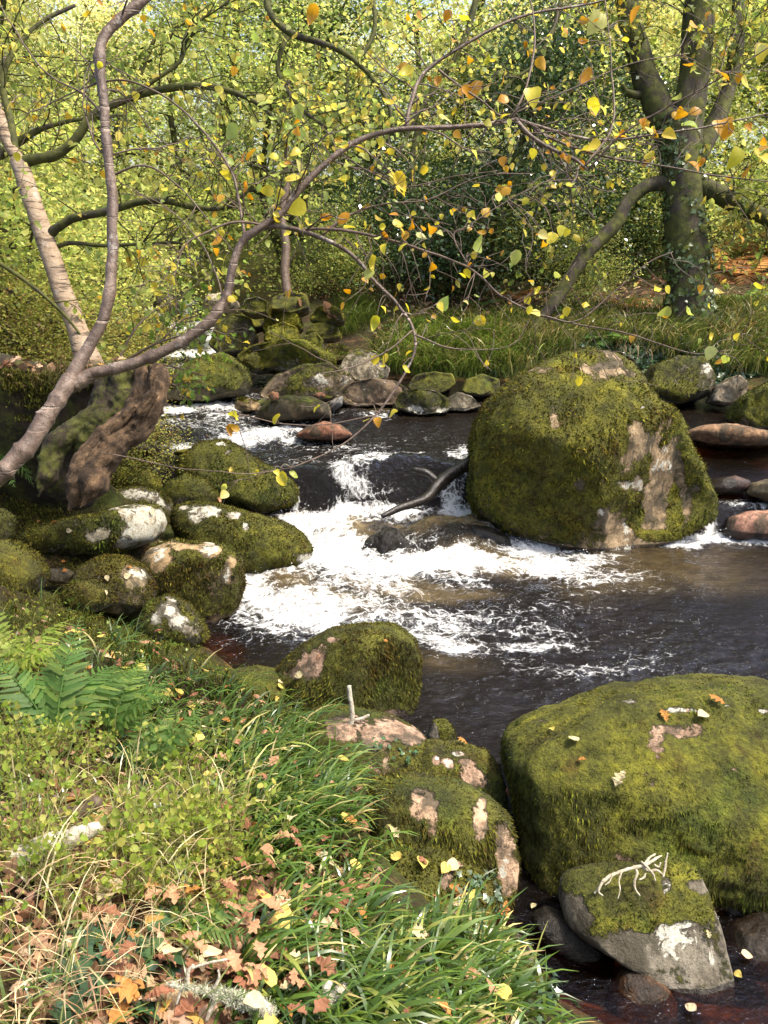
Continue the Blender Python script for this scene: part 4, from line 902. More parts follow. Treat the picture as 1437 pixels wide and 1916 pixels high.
BR = [
 ([(965,222,8),(1000,258,8),(1040,285,7),(1075,300,7),(1100,320,4)], 3.1, 3.0, 6),
 ([(968,222,7),(1040,245,6),(1110,260,5),(1190,257,4),(1290,242,4),(1380,225,3),(1470,205,2)], 3.1, 3.2, 9),
 ([(1000,240,5),(1060,272,5),(1140,295,4),(1230,310,3),(1330,328,3),(1470,345,2)], 3.1, 3.0, 8),
 ([(490,428,11),(530,424,10),(600,444,9),(660,474,8),(700,528,7),(740,568,6),(768,608,6),(776,652,5),(752,708,5),(702,778,4),(640,832,3),(560,870,3),(480,884,2),(370,880,2),(190,848,2)], 3.05, 2.7, 5),
 ([(545,428,6),(640,430,6),(720,448,5),(800,470,5),(880,502,4),(940,555,4),(1010,590,4),(1100,610,3),(1180,625,3),(1290,663,2),(1365,655,2)], 3.05, 2.8, 16),
 ([(760,240,9),(770,185,8),(795,135,7),(850,95,6),(930,50,6),(1000,25,5),(1100,8,4),(1200,-20,3)], 3.1, 3.3, 9),
 ([(460,448,6),(450,400,6),(438,335,5),(400,272,5),(340,205,4),(250,155,4),(170,160,3),(60,210,2)], 3.05, 3.3, 10),
 ([(500,425,5),(440,415,5),(390,433,4),(350,455,3),(330,500,2),(320,545,2)], 3.05, 2.9, 6),
 ([(820,130,5),(850,155,4),(900,185,4),(940,215,3),(990,200,3),(1060,170,3),(1180,120,2),(1290,100,2)], 3.1, 3.2, 7),
 ([(960,220,5),(985,160,4),(1000,90,4),(998,30,3),(985,-20,3)], 3.1, 3.25, 4),
 ([(1095,310,5),(1140,250,5),(1150,200,4),(1145,140,3),(1140,60,2),(1130,-10,2)], 3.0, 3.2, 5),
 ([(1100,318,4),(1160,255,4),(1240,205,3),(1340,150,3),(1460,75,2)], 3.0, 2.8, 6),
 ([(776,628,4),(840,650,3),(920,655,2),(965,640,2),(990,600,2)], 2.85, 2.85, 2),
 ([(770,620,3),(720,660,3),(650,690,2),(600,700,2)], 2.85, 2.7, 2),
 ([(700,778,3),(600,795,2),(520,790,2),(440,772,2),(400,770,1.5)], 2.75, 2.7, 0),
 ([(600,442,4),(660,400,4),(720,380,3),(800,375,3),(900,330,2),(1000,325,2)], 3.05, 3.0, 9),
 ([(640,290,4),(690,320,3),(760,350,3),(850,330,2),(930,320,2)], 3.1, 3.0, 5),
 ([(1020,590,3),(1080,600,3),(1150,545,2),(1215,490,2),(1260,470,2)], 2.8, 2.8, 2),
 ([(880,500,3),(850,440,3),(880,420,2),(960,370,2),(1040,330,2)], 2.9, 2.9, 6),
 ([(205,330,5),(270,310,4),(340,350,3),(400,430,2),(440,470,2)], 3.15, 3.1, 4),
 ([(195,220,5),(150,170,4),(90,140,3),(30,60,3),(0,10,2)], 3.2, 3.4, 5),
 ([(420,580,3),(400,500,3),(350,420,2),(300,380,2),(200,330,2)], 3.0, 3.1, 3),
]
for pts, a, b, tw in BR:
    part_branch('branch', pts, a, b, mat='twig' if pts[0][2] < 7 else 'hazel', seg=7, lump=.06, twigs=int(tw * 1.35), tl=(.12, .34), td=1, keep=.42)
gl = Geo(); gp = Geo()
SK = np.concatenate([spline(q, 3) for q in SKEL]); SKx, SKy, SKt = project(SK)
# leaves where the photograph shows the big clear ones: photo x, y, size and colour
LV = """590 18 34 o|880 45 30 y|985 40 26 y|895 78 14 o|915 120 20 y|780 30 22 o|768 45 18 o|840 25 22 o|840 70 20 g|735 92 28 y|850 80 18 o|770 65 20 o|820 148 20 o|905 165 34 o|995 175 34 y|1010 115 26 o|
950 190 20 o|940 150 22 o|905 130 28 y|880 115 20 o|995 205 28 p|775 135 28 y|803 150 20 o|735 200 18 y|788 197 20 g|820 225 26 p|740 330 30 y|880 165 22 o|865 170 20 o|1010 205 16 o|935 230 20 y|1055 200 18 y|1085 180 20 p|1100 135 28 o|
1110 190 28 y|1060 60 20 o|1080 85 24 o|1130 40 40 p|1155 55 34 y|1180 50 26 o|1190 20 24 y|1245 25 30 p|1290 55 30 o|1315 55 26 y|1298 82 14 p|1310 50 14 p|1330 30 26 o|1290 130 18 o|1305 145 32 g|1340 140 28 o|1385 160 40 y|1380 145 26 o|1420 90 30 y|1435 95 30 p|
1280 215 24 o|1313 215 26 o|1275 240 24 g|1350 235 34 o|1370 240 28 o|1408 250 26 o|1430 265 26 o|1382 285 32 y|1410 285 20 y|1425 300 22 y|1405 318 30 o|1437 280 20 o|1290 310 26 o|1320 303 24 o|1225 300 24 o|1215 310 22 y|1205 248 34 p|1205 230 26 o|1168 265 26 o|1165 262 20 o|
1110 250 26 p|1120 268 30 y|1095 290 26 y|1060 300 26 o|1050 295 22 o|1040 280 22 y|1000 285 24 y|1020 290 20 o|1063 270 14 o|1035 260 14 o|1085 305 18 o|1240 255 20 y|1270 180 20 g|
953 345 18 o|955 357 18 o|932 368 24 p|1040 325 16 y|990 400 14 y|880 430 18 p|885 432 16 o|928 437 14 o|1008 445 24 p|1012 440 18 o|1035 445 22 y|1043 443 20 y|1020 460 18 o|965 475 22 g|820 440 14 p|805 450 16 p|880 485 26 y|903 482 24 g|910 490 18 o|935 478 20 o|875 500 22 o|868 512 22 y|810 500 22 o|855 518 22 y|840 540 16 o|
570 390 30 y|550 335 28 y|545 310 22 o|528 330 20 g|525 360 26 y|510 365 26 y|485 300 32 y|465 297 26 o|455 300 22 o|500 305 24 g|520 300 22 y|560 330 22 p|432 340 20 y|460 345 22 o|512 400 20 o|440 270 32 g|420 310 30 g|410 465 26 o|428 445 22 o|455 545 26 y|460 520 18 o|470 518 14 o|425 560 12 y|400 470 18 o|560 232 22 o|555 245 18 o|550 205 28 g|500 200 24 g|600 415 22 o|620 430 16 o|612 385 18 g|600 240 18 g|
741 357 24 y|755 360 18 y|730 380 18 g|770 420 22 o|745 430 26 y|760 440 24 o|735 425 20 y|790 430 22 o|805 430 22 o|720 440 22 o|715 450 22 p|730 465 28 y|760 462 20 y|770 470 14 p|800 478 16 o|693 485 26 y|640 460 22 g|640 465 20 y|660 460 16 y|700 510 20 g|685 500 18 g|770 405 20 y|745 410 24 o|700 415 20 y|680 420 20 y|655 405 20 o|710 430 18 y|780 445 18 p|690 440 20 o|640 435 18 y|
705 600 30 y|712 580 20 y|757 575 24 y|890 600 26 y|845 602 24 y|825 590 22 g|865 570 18 p|892 560 16 g|950 570 18 o|955 580 14 y|990 580 24 y|1005 590 22 p|1048 597 22 y|1098 577 26 y|1128 545 14 g|993 530 18 p|1000 545 14 y|1010 540 14 y|1060 520 14 y|1040 525 14 g|1258 582 20 g|1282 580 20 g|1313 538 16 o|1225 545 18 y|1250 540 14 y|1160 608 14 y|1330 628 18 y|1305 640 22 g|1335 655 22 p|1350 680 14 o|
770 665 26 y|755 690 20 y|742 665 16 g|722 690 16 y|742 775 18 y|710 788 24 o|690 790 16 y|525 895 30 y|515 888 24 y|548 890 26 g|485 885 18 y|512 800 20 y|440 785 16 y|443 790 22 y|430 800 20 o|515 605 14 p|645 570 12 o|650 545 12 o"""
CODE = {'y': (.70, .57, .07), 'o': (.62, .30, .04), 'g': (.42, .47, .12), 'p': (.66, .61, .22)}
for it in LV.replace('\n', '').split('|'):
    x, y, s, c = it.split(); x, y, s = float(x), float(y), float(s)
    dd = np.hypot(SKx - x, SKy - y + s * .35); kk = int(dd.argmin()); t = float(np.clip(SKt[kk] + rg.uniform(-.12, .12), 2.5, 3.35))
    P = at(x + rg.normal(0, 2), y - s * .35, t)[None]
    if dd[kk] < 130:                                      # a leaf stalk or twig back to the wood
        k2 = max(0, kk - int(rg.integers(2, 7))); a_ = SK[k2] if np.hypot(SKx[k2] - x, SKy[k2] - y) < 170 else SK[kk]; m_ = (a_ + P[0]) / 2 + np.array([rg.normal(0, .012), rg.normal(0, .02), .02 * rg.random()])
        tube_into(gp, spline([a_, m_, P[0]], 4), np.linspace(.0019, .0009, 9), 4)
    L = [(P[0], np.array([rg.normal(0, .6), rg.normal(0, .3), -.4]))]
    leaves_into(gl, L, rg, s * 1.12 / FPX * t, [(1, CODE[c])], OVATE, .2)
leaves_into(gl, FL, rg, .034, YEL, OVATE, .5, .62)
gl.build('foliage', M['leaf'], tree); kind(gp.build('twigs', M['twig'], tree), 'stuff')

# ------------------------------------------------------------------ birch behind it, on the left bank, with long mossy limbs
rb = np.random.default_rng(8)
birch = tag(empty('birch_tree', at(160, 660, 6.2)), 'tan peeling-barked birch on the left bank behind the foreground trunk', 'tree')
def sprays(L, S, n, rng, frm=.2, ln=(.3, .8), r0=.006, g=None, td=2, kids=2):
    for _ in range(n):
        i = rng.integers(int(len(S) * frm), len(S) - 1); d = S[i + 1] - S[i]; d /= np.linalg.norm(d) + 1e-9
        s = rng.normal(0, 1, 3); s -= d * (s @ d); s /= np.linalg.norm(s)
        grow_twig(g, S[i], d * .6 + s * .9, rng.uniform(*ln), r0, rng, L, td, .2, -.03, kids)
S, r = limb_pts([(170,690,52),(155,645,42),(143,610,37),(118,548,37),(92,470,36),(68,400,34),(48,340,33),(34,300,32)], 6.2, 6.5); g = Geo()
tube_into(g, S, r, 16, .12, 3); g.build('trunk', M['birch'], birch)
BL = []
for pts, a, b, n, mat in [
   ([(36,302,22),(14,262,24),(0,215,22),(-30,150,20),(-50,60,18)], 6.5, 6.7, 8, 'birch'),
   ([(36,305,26),(70,297,20),(105,290,18),(140,262,17),(175,215,16),(225,190,15),(280,172,14),(340,162,13),(400,163,12),(450,178,10),(490,200,8),(530,240,6),(560,290,4)], 6.5, 6.2, 26, 'dark'),
   ([(85,450,18),(105,428,17),(140,408,16),(200,395,15),(260,378,14),(310,376,13),(370,388,11),(425,388,9),(460,360,8),(500,330,6),(560,320,4)], 6.4, 5.9, 16, 'dark'),
   ([(90,470,10),(130,455,8),(200,460,7),(290,455,6),(350,460,5),(420,520,3)], 6.4, 6.2, 8, 'dark'),
   ([(30,300,18),(20,230,14),(5,150,12),(30,90,10),(80,40,8),(140,10,6)], 6.5, 6.9, 12, 'dark'),
   ([(225,190,10),(290,150,8),(340,110,7),(350,60,6),(400,20,5),(460,-20,4)], 6.3, 6.5, 12, 'dark'),
   ([(-40,300,20),(0,290,18),(40,262,16),(80,240,10),(140,225,7),(230,215,6)], 6.9, 6.9, 10, 'dark'),
   ([(-20,480,9),(40,520,8),(90,560,7),(130,600,5),(160,640,4)], 6.0, 6.2, 3, 'dark')]:
    S, r = limb_pts(pts, a, b); g = Geo(); tube_into(g, S, r, 10, .2, n)
    sprays(BL, S, n, rb, .15, (.3, .85), .007, g); g.build('limb', M[mat], birch)
g = Geo()
leaves_into(g, BL, rb, .06, [(3, (.42, .47, .12)), (2, (.54, .54, .16)), (2, (.64, .55, .12)), (2, (.30, .37, .10)), (.6, (.60, .36, .06))], OVATE, .4, .85)
g.build('foliage', M['crown'], birch)

# ------------------------------------------------------------------ the ivy-clad oak on the far bank
ro = np.random.default_rng(12)
OT = 13.5
oak = tag(empty('oak_tree', at(1295, 605, OT)), 'large forked ivy-clad oak with mossy trunk on the far right bank', 'tree')
def oak_part(name, pts, a, b, seg=12, tw=0, mat='oak', frm=.3):
    S, r = limb_pts(pts, a, b); g = Geo(); tube_into(g, S, r, seg, .16, len(pts))
    if tw: sprays(OL, S, tw, ro, frm, (.6, 1.6), .014, g, 2, 3)
    g.build(name, M[mat], oak); return S, r
OL = []
TS, TR = oak_part('trunk', [(1298,625,130),(1295,600,98),(1292,560,86),(1288,500,82),(1284,440,76),(1280,380,70),(1275,320,72),(1270,270,80),(1266,225,86)], OT, OT, 24)
oak_part('limb', [(1262,260,62),(1240,215,54),(1215,165,48),(1200,120,46),(1185,60,42),(1172,0,42),(1160,-80,38),(1120,-180,30)], OT, OT + .6, 16, 12)
oak_part('limb', [(1280,265,66),(1288,210,60),(1300,130,58),(1305,60,56),(1308,0,52),(1320,-90,44),(1340,-200,34)], OT, OT - .3, 16, 10)
oak_part('limb', [(1300,300,40),(1335,235,36),(1362,170,28),(1378,90,28),(1382,20,26),(1385,-60,22)], OT + .2, OT + 1, 12, 8)
oak_part('limb', [(1270,350,34),(1228,343,26),(1195,358,24),(1170,385,24),(1155,415,26),(1130,442,26),(1100,470,27),(1080,500,25),(1058,535,23),(1035,568,22),(1012,600,20),(990,632,16)], OT, OT - .3, 12, 5, frm=.1)
oak_part('limb', [(1290,345,40),(1320,352,36),(1360,372,34),(1400,392,32),(1445,412,28),(1520,440,20)], OT, OT - .6, 12, 8)
oak_part('limb', [(1215,165,16),(1195,178,16),(1172,172,12),(1165,158,6)], OT + .2, OT, 8, 0)
g = Geo(); leaves_into(g, OL, ro, .13, [(3, (.24, .28, .06)), (2, (.34, .34, .08)), (1.5, (.45, .36, .08)), (2, (.15, .20, .05))], OAK, .3, 1.)
g.build('foliage', M['crown'], oak)
g = Geo(); n = 2600; i = ro.integers(2, len(TS) - 1, n); a = ro.uniform(0, 2 * math.pi, n)
rad = np.stack([np.cos(a), np.sin(a), np.zeros(n)], -1); keep = fbm(np.stack([a * 1.2, i * .18, i * 0], -1), 3, 2) > .46
P = TS[i] + rad * (TR[i] * 1.06 + .02)[:, None]; P[:, 2] += ro.uniform(-.12, .12, n)
stamp(g, *IVY, P[keep], rframes((rad + ro.normal(0, .35, (n, 3)) + np.array([0, 0, .2]))[keep], ro), ro.uniform(.05, .10, keep.sum()), pick([(3, (.08, .12, .04)), (2, (.13, .18, .07)), (1, (.22, .25, .11))], keep.sum(), ro))
g.build('ivy', M['gloss'], oak)
# ------------------------------------------------------------------ woodland behind: each kind of tree is grown once, then copied
def gen_tree(name, h, cr, nl, ls, pal, seed, tr=.16, low=.12, mat='crown', bmat='dark', limbs=12, flat=.45, lean=.25, shape=DIAMOND, sub=5):
    rng = np.random.default_rng(seed)
    root = empty(name, (0, 0, 0)); g = Geo()
    pts = [np.zeros(3)]; d = np.array([rng.normal(0, lean), rng.normal(0, lean), 1.])
    for i in range(7):
        d = d + rng.normal(0, .14, 3); d[2] = 1.; pts.append(pts[-1] + d / np.linalg.norm(d) * h * .92 / 7)
    S = spline(pts, 4); R = np.linspace(tr, tr * .18, len(S)); R[0] *= 1.3
    tube_into(g, S, R, 9, .12, seed)
    C = []
    for k in range(limbs):
        f = low + (.95 - low) * (k + rng.random()) / limbs; i = min(int(f * len(S)), len(S) - 2)
        az = k * 2.4 + rng.normal(0, .5); L = cr * (1.0 - .55 * max(0, f - .35)) * rng.uniform(.7, 1.15)
        q = [S[i]]; dd = np.array([math.cos(az), math.sin(az), rng.uniform(.05, .6)])
        for s in range(6):
            dd = dd + rng.normal(0, .22, 3); dd[2] -= .03; dd /= np.linalg.norm(dd); q.append(q[-1] + dd * L / 6)
        tube_into(g, spline(q, 3), np.linspace(R[i] * .55, .012, 19), 6, .1, k)
        for s in range(sub):
            j = rng.integers(2, 7); b = q[j]; e = rng.normal(0, 1, 3); e[2] *= .5; e /= np.linalg.norm(e); l2 = L * rng.uniform(.2, .45)
            qq = [b, b + e * l2 * .5 + rng.normal(0, .06, 3), b + e * l2]
            tube_into(g, spline(qq, 3), np.linspace(.016, .006, 7), 4)
            C.append((qq[2], l2)); C.append((qq[1], l2))
    g.build('trunk', M[bmat], root)
    n = nl; ci = rng.integers(0, len(C), n); cc = np.array([c[0] for c in C]); cs = np.array([c[1] for c in C])
    sg = (.22 + .45 * cs[ci])[:, None] * np.array([1, 1, flat])
    P = cc[ci] + rng.normal(0, 1, (n, 3)) * sg
    N = rng.normal(0, .55, (n, 3)) + np.array([0, 0, .8])
    base = pick(pal, n, rng); tone = rng.uniform(.5, 1.45, len(C))[ci]  # clump tones spread wide to paint lit and shadowed leaves
    g2 = Geo(); stamp(g2, *shape, P, rframes(N, rng), ls * rng.uniform(.6, 1.35, n), np.clip(base * tone[:, None], 0, .8))
    g2.build('crown', M[mat], root)
    return root
def children_of(o): return [c for c in COL.objects if c.parent == o]
def copy_thing(root, kids, loc, rz, sc):
    c = root.copy(); COL.objects.link(c)
    for k in kids:
        q = k.copy(); COL.objects.link(q); q.parent = c
    c.location = loc; c.rotation_euler = (0, 0, rz); c.scale = (sc, sc, sc * random.uniform(.92, 1.1))
    return c
TREES = {}
def kind_tree(key, *a, **k):
    r = gen_tree(*a, **k); TREES[key] = [r, children_of(r), False]
kind_tree('b1', 'woodland_tree', 9, 3.6, 8500, .13, BRI, 101)
kind_tree('b2', 'woodland_tree', 8, 3.4, 7500, .12, YGR, 102)
kind_tree('g1', 'woodland_tree', 9, 3.6, 9000, .12, MGR, 103)
kind_tree('g2', 'woodland_tree', 7.5, 3.0, 8500, .115, YGR + MGR, 104, tr=.2)
kind_tree('f1', 'woodland_tree', 12, 4.8, 17000, .115, [(4, (.62, .63, .26)), (3, (.72, .69, .32)), (2, (.74, .64, .22)), (1, (.42, .46, .16))], 121, tr=.2, low=.1, limbs=16)  # paler leaf colours paint haze and brightness into the far trees
kind_tree('f2', 'woodland_tree', 13, 4.6, 16000, .115, [(4, (.44, .50, .20)), (3, (.56, .58, .26)), (2, (.30, .38, .14))], 122, tr=.2, low=.1, limbs=16)
kind_tree('h1', 'holly_tree', 5.5, 2.1, 20000, .075, DGR, 105, tr=.1, low=.04, mat='gloss', limbs=18, flat=.7)
kind_tree('u1', 'understorey_shrub', 2.6, 1.5, 6000, .075, YGR, 106, tr=.03, low=.05, limbs=12, flat=.5)
kind_tree('u2', 'understorey_shrub', 1.7, 1.1, 6500, .05, [(3, (.24, .26, .07)), (3, (.34, .34, .09)), (2, (.24, .16, .07)), (1, (.45, .42, .12))], 107, tr=.02, low=.03, limbs=14, flat=.7)
WOOD = {'f1': 'pale yellow distant broadleaf tree at the back of the wood', 'f2': 'pale green distant broadleaf tree at the back of the wood', 'b1': 'sunlit yellow-green broadleaf tree in the wood beyond the stream', 'b2': 'light green broadleaf tree in the wood beyond the stream', 'g1': 'mid-green broadleaf tree in the wood beyond the stream', 'g2': 'dull green crooked broadleaf tree in the wood beyond the stream',
  'h1': 'dark glossy-leaved holly in the wood behind the largest boulder', 'u1': 'green leafy shrub growing under the trees on the stream bank', 'u2': 'brownish small-leaved shrub on the left bank above the old stump'}
def place(key, x, y, rz, sc, label=None, dz=-.1):
    T = TREES[key]; z = float(ground_z([x], [y])[0]) + dz
    if not T[2]: o = T[0]; T[2] = True; o.location = (x, y, z); o.rotation_euler = (0, 0, rz); o.scale = (sc,) * 3
    else: o = copy_thing(T[0], T[1], (x, y, z), rz, sc)
    cat = 'shrub' if key[0] == 'u' else 'tree'
    tag(o, label or WOOD[key], cat, None if label else {'h': 'hollies behind the largest boulder', 'u': 'shrubs on the banks'}.get(key[0], 'trees of the wood beyond the stream'))
    return o
def px_x(px, y): return (px - CX) / FPX * y * 1.02
rt = random.Random(4)
ROWS = [(19, [(-40,'b2',1),(150,'b2',.85),(560,'b2',.75),(1120,'b2',.8),(1480,'g2',.9)]),
        (24, [(-60,'b1',1),(120,'b1',.9),(330,'b2',.75),(560,'g1',.8),(720,'g1',.9),(900,'b2',.95),(1180,'b2',.95),(1420,'g2',1)]),
        (32, [(30,'f1',.85),(230,'f1',.85),(420,'f2',.8),(600,'f1',.8),(780,'f2',.9),(980,'f1',.9),(1130,'f2',.9),(1260,'f1',.9),(1430,'f1',.9)]),
        (44, [(-20,'f1',1.0),(170,'f1',.95),(350,'f1',.9),(520,'f1',1.0),(690,'f2',1.0),(850,'f1',1.05),(1020,'f1',.95),(1190,'f1',1.05),(1350,'f2',1.0),(1480,'f1',1.0)]),
        (62, [(60,'f1',1.0),(260,'f1',1.1),(450,'f2',1.0),(650,'f1',1.1),(850,'f1',1.1),(1050,'f1',1.0),(1250,'f2',1.1),(1440,'f1',1.1)])]
for y, row in ROWS:
    for px, k, sc in row:
        yy = y + rt.uniform(-1.5, 1.5); place(k, px_x(px + rt.uniform(-25, 25), yy), yy, rt.uniform(0, 6.28), sc * rt.uniform(.9, 1.08))
kind_tree('t1', 'tall_tree', 17, 4.6, 14000, .17, MGR, 111, tr=.13, low=.46, limbs=14)  # trees added so their unseen crowns keep sky reflections off the pool
WOOD['t1'] = 'tall straight tree added to darken reflections in the water, crown out of the frame'
for px, y, sc in [(-70, 16, .9), (60, 22, 1), (840, 27, 1.1), (480, 29, 1.2)]:
    place('t1', px_x(px, y), y, rt.uniform(0, 6.28), sc)
for px, y, sc in [(890, 17.5, 1.0), (990, 18.6, 1.05), (800, 19.5, .95), (700, 18.5, .8), (1090, 19.8, .9)]:
    place('h1', px_x(px, y), y, rt.uniform(0, 6.28), sc)
for px, y, k, sc in [(20, 9.6, 'u1', .9), (150, 11.5, 'u1', .85), (-60, 8.2, 'u1', .8), (235, 14.5, 'u1', .9), (90, 15, 'u1', 1.1), (270, 19, 'u1', 1.0), (400, 24, 'u1', 1.2), (1080, 15.8, 'u1', .55), (1400, 19, 'u1', .9), (1200, 19, 'u1', .9), (640, 17.2, 'u1', .6)]:
    place(k, px_x(px, y), y, rt.uniform(0, 6.28), sc)
for px, y, sc in [(20, 7.0, .55), (110, 7.3, .5), (200, 7.7, .5), (255, 8.3, .45), (60, 8.3, .7), (-40, 7.5, .6), (160, 9, .7), (245, 10.4, .6)]:
    place('u2', px_x(px, y), y, rt.uniform(0, 6.28), sc)
# single trunks that show among the leaves
def lone(name, label, pts, t, mat='dark', tw=6, pal=MGR, size=.09):
    rr = np.random.default_rng(len(label)); S, r = limb_pts(pts, t, t + .4); root = tag(empty(name, S[0]), label, 'tree'); g = Geo(); L = []
    tube_into(g, S, r, 10, .15, 4); sprays(L, S, tw, rr, .4, (.5, 1.3), .012, g, 2, 2); g.build('trunk', M[mat], root)
    g = Geo(); leaves_into(g, L, rr, size, pal, OVATE, .3); g.build('foliage', M['crown'], root)
lone('slim_tree', 'slim brown trunk rising from the upstream rock pile', [(548,592,24),(540,560,18),(533,510,18),(535,460,17),(528,400,15),(540,320,13),(530,230,10),(545,120,8)], 15.5, 'twig', 16)
lone('slim_tree', 'thin dark trunk behind the arching branch, left of the hollies', [(790,480,16),(780,400,16),(770,320,15),(785,230,13),(800,180,11),(860,100,9),(880,20,8)], 16.5, 'dark', 16)
lone('slim_tree', 'thin dark trunk far upstream between the two foreground stems', [(330,520,14),(322,420,13),(335,320,12),(318,200,10),(330,90,8)], 20, 'dark', 14, YGR)
lone('slim_tree', 'mossy dark trunk at the far left edge behind the birch', [(10,690,26),(6,600,22),(-4,500,20),(6,380,18),(-8,260,16),(10,100,12)], 8.5, 'oak', 8)
# a bough of a tree standing out of the frame, and the young oak over the stream
def bough(name, label, cat, parts, pal, leaf, shape, tw, seed, r0=.006, ln=(.25, .7), mat='dark', prob=1., td=2):
    rr = np.random.default_rng(seed); S0, _ = limb_pts(parts[0][0], parts[0][1], parts[0][2]); root = tag(empty(name, S0[0]), label, cat); L = []
    for pts, a, b in parts:
        S, r = limb_pts(pts, a, b); g = Geo(); tube_into(g, S, r, 8, .12, seed); sprays(L, S, tw, rr, .1, ln, r0, g, td, 2); g.build('limb', M[mat], root)
    g = Geo(); leaves_into(g, L, rr, leaf, pal, shape, .35, prob); g.build('foliage', M['crown'], root)
bough('oak_bough', 'dark crooked bough with green-yellow leaves reaching in from the top centre', 'bough',
   [([(520,-60,16),(500,10,14),(540,60,13),(600,80,12),(660,110,10),(720,180,8),(740,260,5)], 8, 7.6), ([(540,60,10),(520,130,9),(560,200,8),(620,250,6),(640,330,4)], 8, 7.8), ([(900,-50,12),(880,40,11),(850,110,9),(790,200,8),(740,300,5)], 8.4, 8.2), ([(690,-40,9),(700,60,8),(650,150,6),(660,230,4)], 8.3, 8.0), ([(1060,-60,10),(1040,40,9),(1000,120,7),(950,160,5),(900,260,4)], 8.4, 8.2)],
   [(3, (.34, .41, .11)), (2, (.48, .50, .14)), (2, (.60, .52, .12)), (2, (.24, .32, .09))], .062, OVATE, 15, 61)
bough('oak_sapling', 'young oak sprig with green and yellowing lobed leaves leaning over the upper stream', 'sapling',
   [([(215,690,6),(260,660,5),(300,640,4),(350,625,3),(400,615,2)], 7.4, 7.2), ([(240,672,5),(290,680,4),(340,690,3),(385,705,2)], 7.4, 7.2), ([(230,680,4),(270,700,4),(310,715,3),(340,725,2)], 7.4, 7.1), ([(215,690,5),(250,620,4),(290,580,3),(330,560,2)], 7.4, 7.6), ([(300,640,4),(340,600,3),(370,590,2)], 7.3, 7.3)],
   [(4, (.11, .19, .035)), (2, (.18, .25, .05)), (1, (.45, .36, .06))], .085, OAK, 9, 67, .004, (.15, .35), 'twig', .9, 1)
# ------------------------------------------------------------------ old stump on the left bank
st = tag(empty('tree_stump', at(140, 960, 5.7)), 'old rotten stump overhanging the boulders at the left bank, dark and mossy on top', 'stump')
boulder('bole', '', [(-140,720),(-60,690),(60,684),(150,700),(215,712),(280,700),(297,722),(290,760),(262,800),(225,835),(190,858),(175,905),(160,955),(60,985),(-80,985),(-150,900)], 960, .55, z=.62, sub=6, q=.6, noise=.12, moss=.5, wet=0, mat='soil', parent=st, seed=401, tilt=-.75, back=.2)
for i_, (pts, t0, t1, lp) in enumerate([([(296,688,26),(297,722,30),(282,768,32),(252,806,34),(214,836,36),(188,870,42),(170,915,40),(150,950,22)], 5.35, 5.15, .22),
    ([(272,694,30),(272,735,36),(254,775,38),(222,810,38),(190,842,42),(165,885,46),(148,920,40),(130,955,24)], 5.45, 5.2, .24), ([(236,700,40),(232,740,44),(212,772,40),(185,797,38),(160,820,30),(140,850,24)], 5.5, 5.45, .28),
    ([(205,715,30),(190,760,30),(160,790,26),(110,830,28),(90,880,28),(72,930,16)], 5.5, 5.35, .3), ([(252,760,14),(226,790,15),(196,822,15),(178,846,14),(168,880,12)], 5.22, 5.15, .3), ([(286,735,12),(266,775,13),(240,806,12),(212,826,9)], 5.2, 5.2, .3)]):
    S, r = limb_pts(pts, t0, t1, 9); r = r * (1.25, 1.5, 1.5, 1.5, 1, 1)[i_] * np.minimum(1, np.linspace(6, .05, len(r))); V_, F_ = tube(S, r, 40, lp, 50 + i_, cap=False)
    N_ = surf_normals(V_, np.concatenate([F_[:, [0, 1, 2]], F_[:, [0, 2, 3]]]))
    ax_ = np.tile(np.arange(40) / 40., len(S)); al_ = np.repeat(np.linspace(0, 1, len(S)), 40)
    rid = 1 - np.abs(2 * fbm(np.stack([np.cos(ax_ * 6.283) * 4.5, np.sin(ax_ * 6.283) * 4.5, al_ * 5 + i_ * 9], -1), 4, 70 + i_, .6) - 1)
    V_ = V_ + N_ * ((rid - .75) * .024 + (fbm(V_ * 8, 3, 7, .6) - .5) * .05 + (fbm(V_ * 26, 4, 17, .65) - .5) * .045)[:, None]
    mk('root', V_, F_, M['soil' if i_ in (2, 3) else 'rot'], parent=st)  # inner roots coloured dark to paint the shade inside the hollow
boulder('moss_cushion', '', [(35,725),(60,705),(100,700),(125,715),(120,745),(80,752),(45,748)], 752, .2, z=1.3, sub=5, q=.7, noise=.06, moss=1.1, wet=0, parent=st, seed=411, solid=False, fuzz=2500, fl=.022, back=-.5)
boulder('moss_cushion', '', [(128,810),(140,795),(152,805),(153,825),(135,830)], 830, .06, z=1.05, sub=4, q=.7, noise=.06, moss=1.1, wet=0, parent=st, seed=419, solid=False, fuzz=500, fl=.016, back=-2.5)
V_, F_ = SOLIDS[-1]; _v.append(V_); _f.append(F_ + _off); _off += len(V_)
BVH = BVHTree.FromPolygons(np.concatenate(_v).tolist(), np.concatenate(_f).tolist())
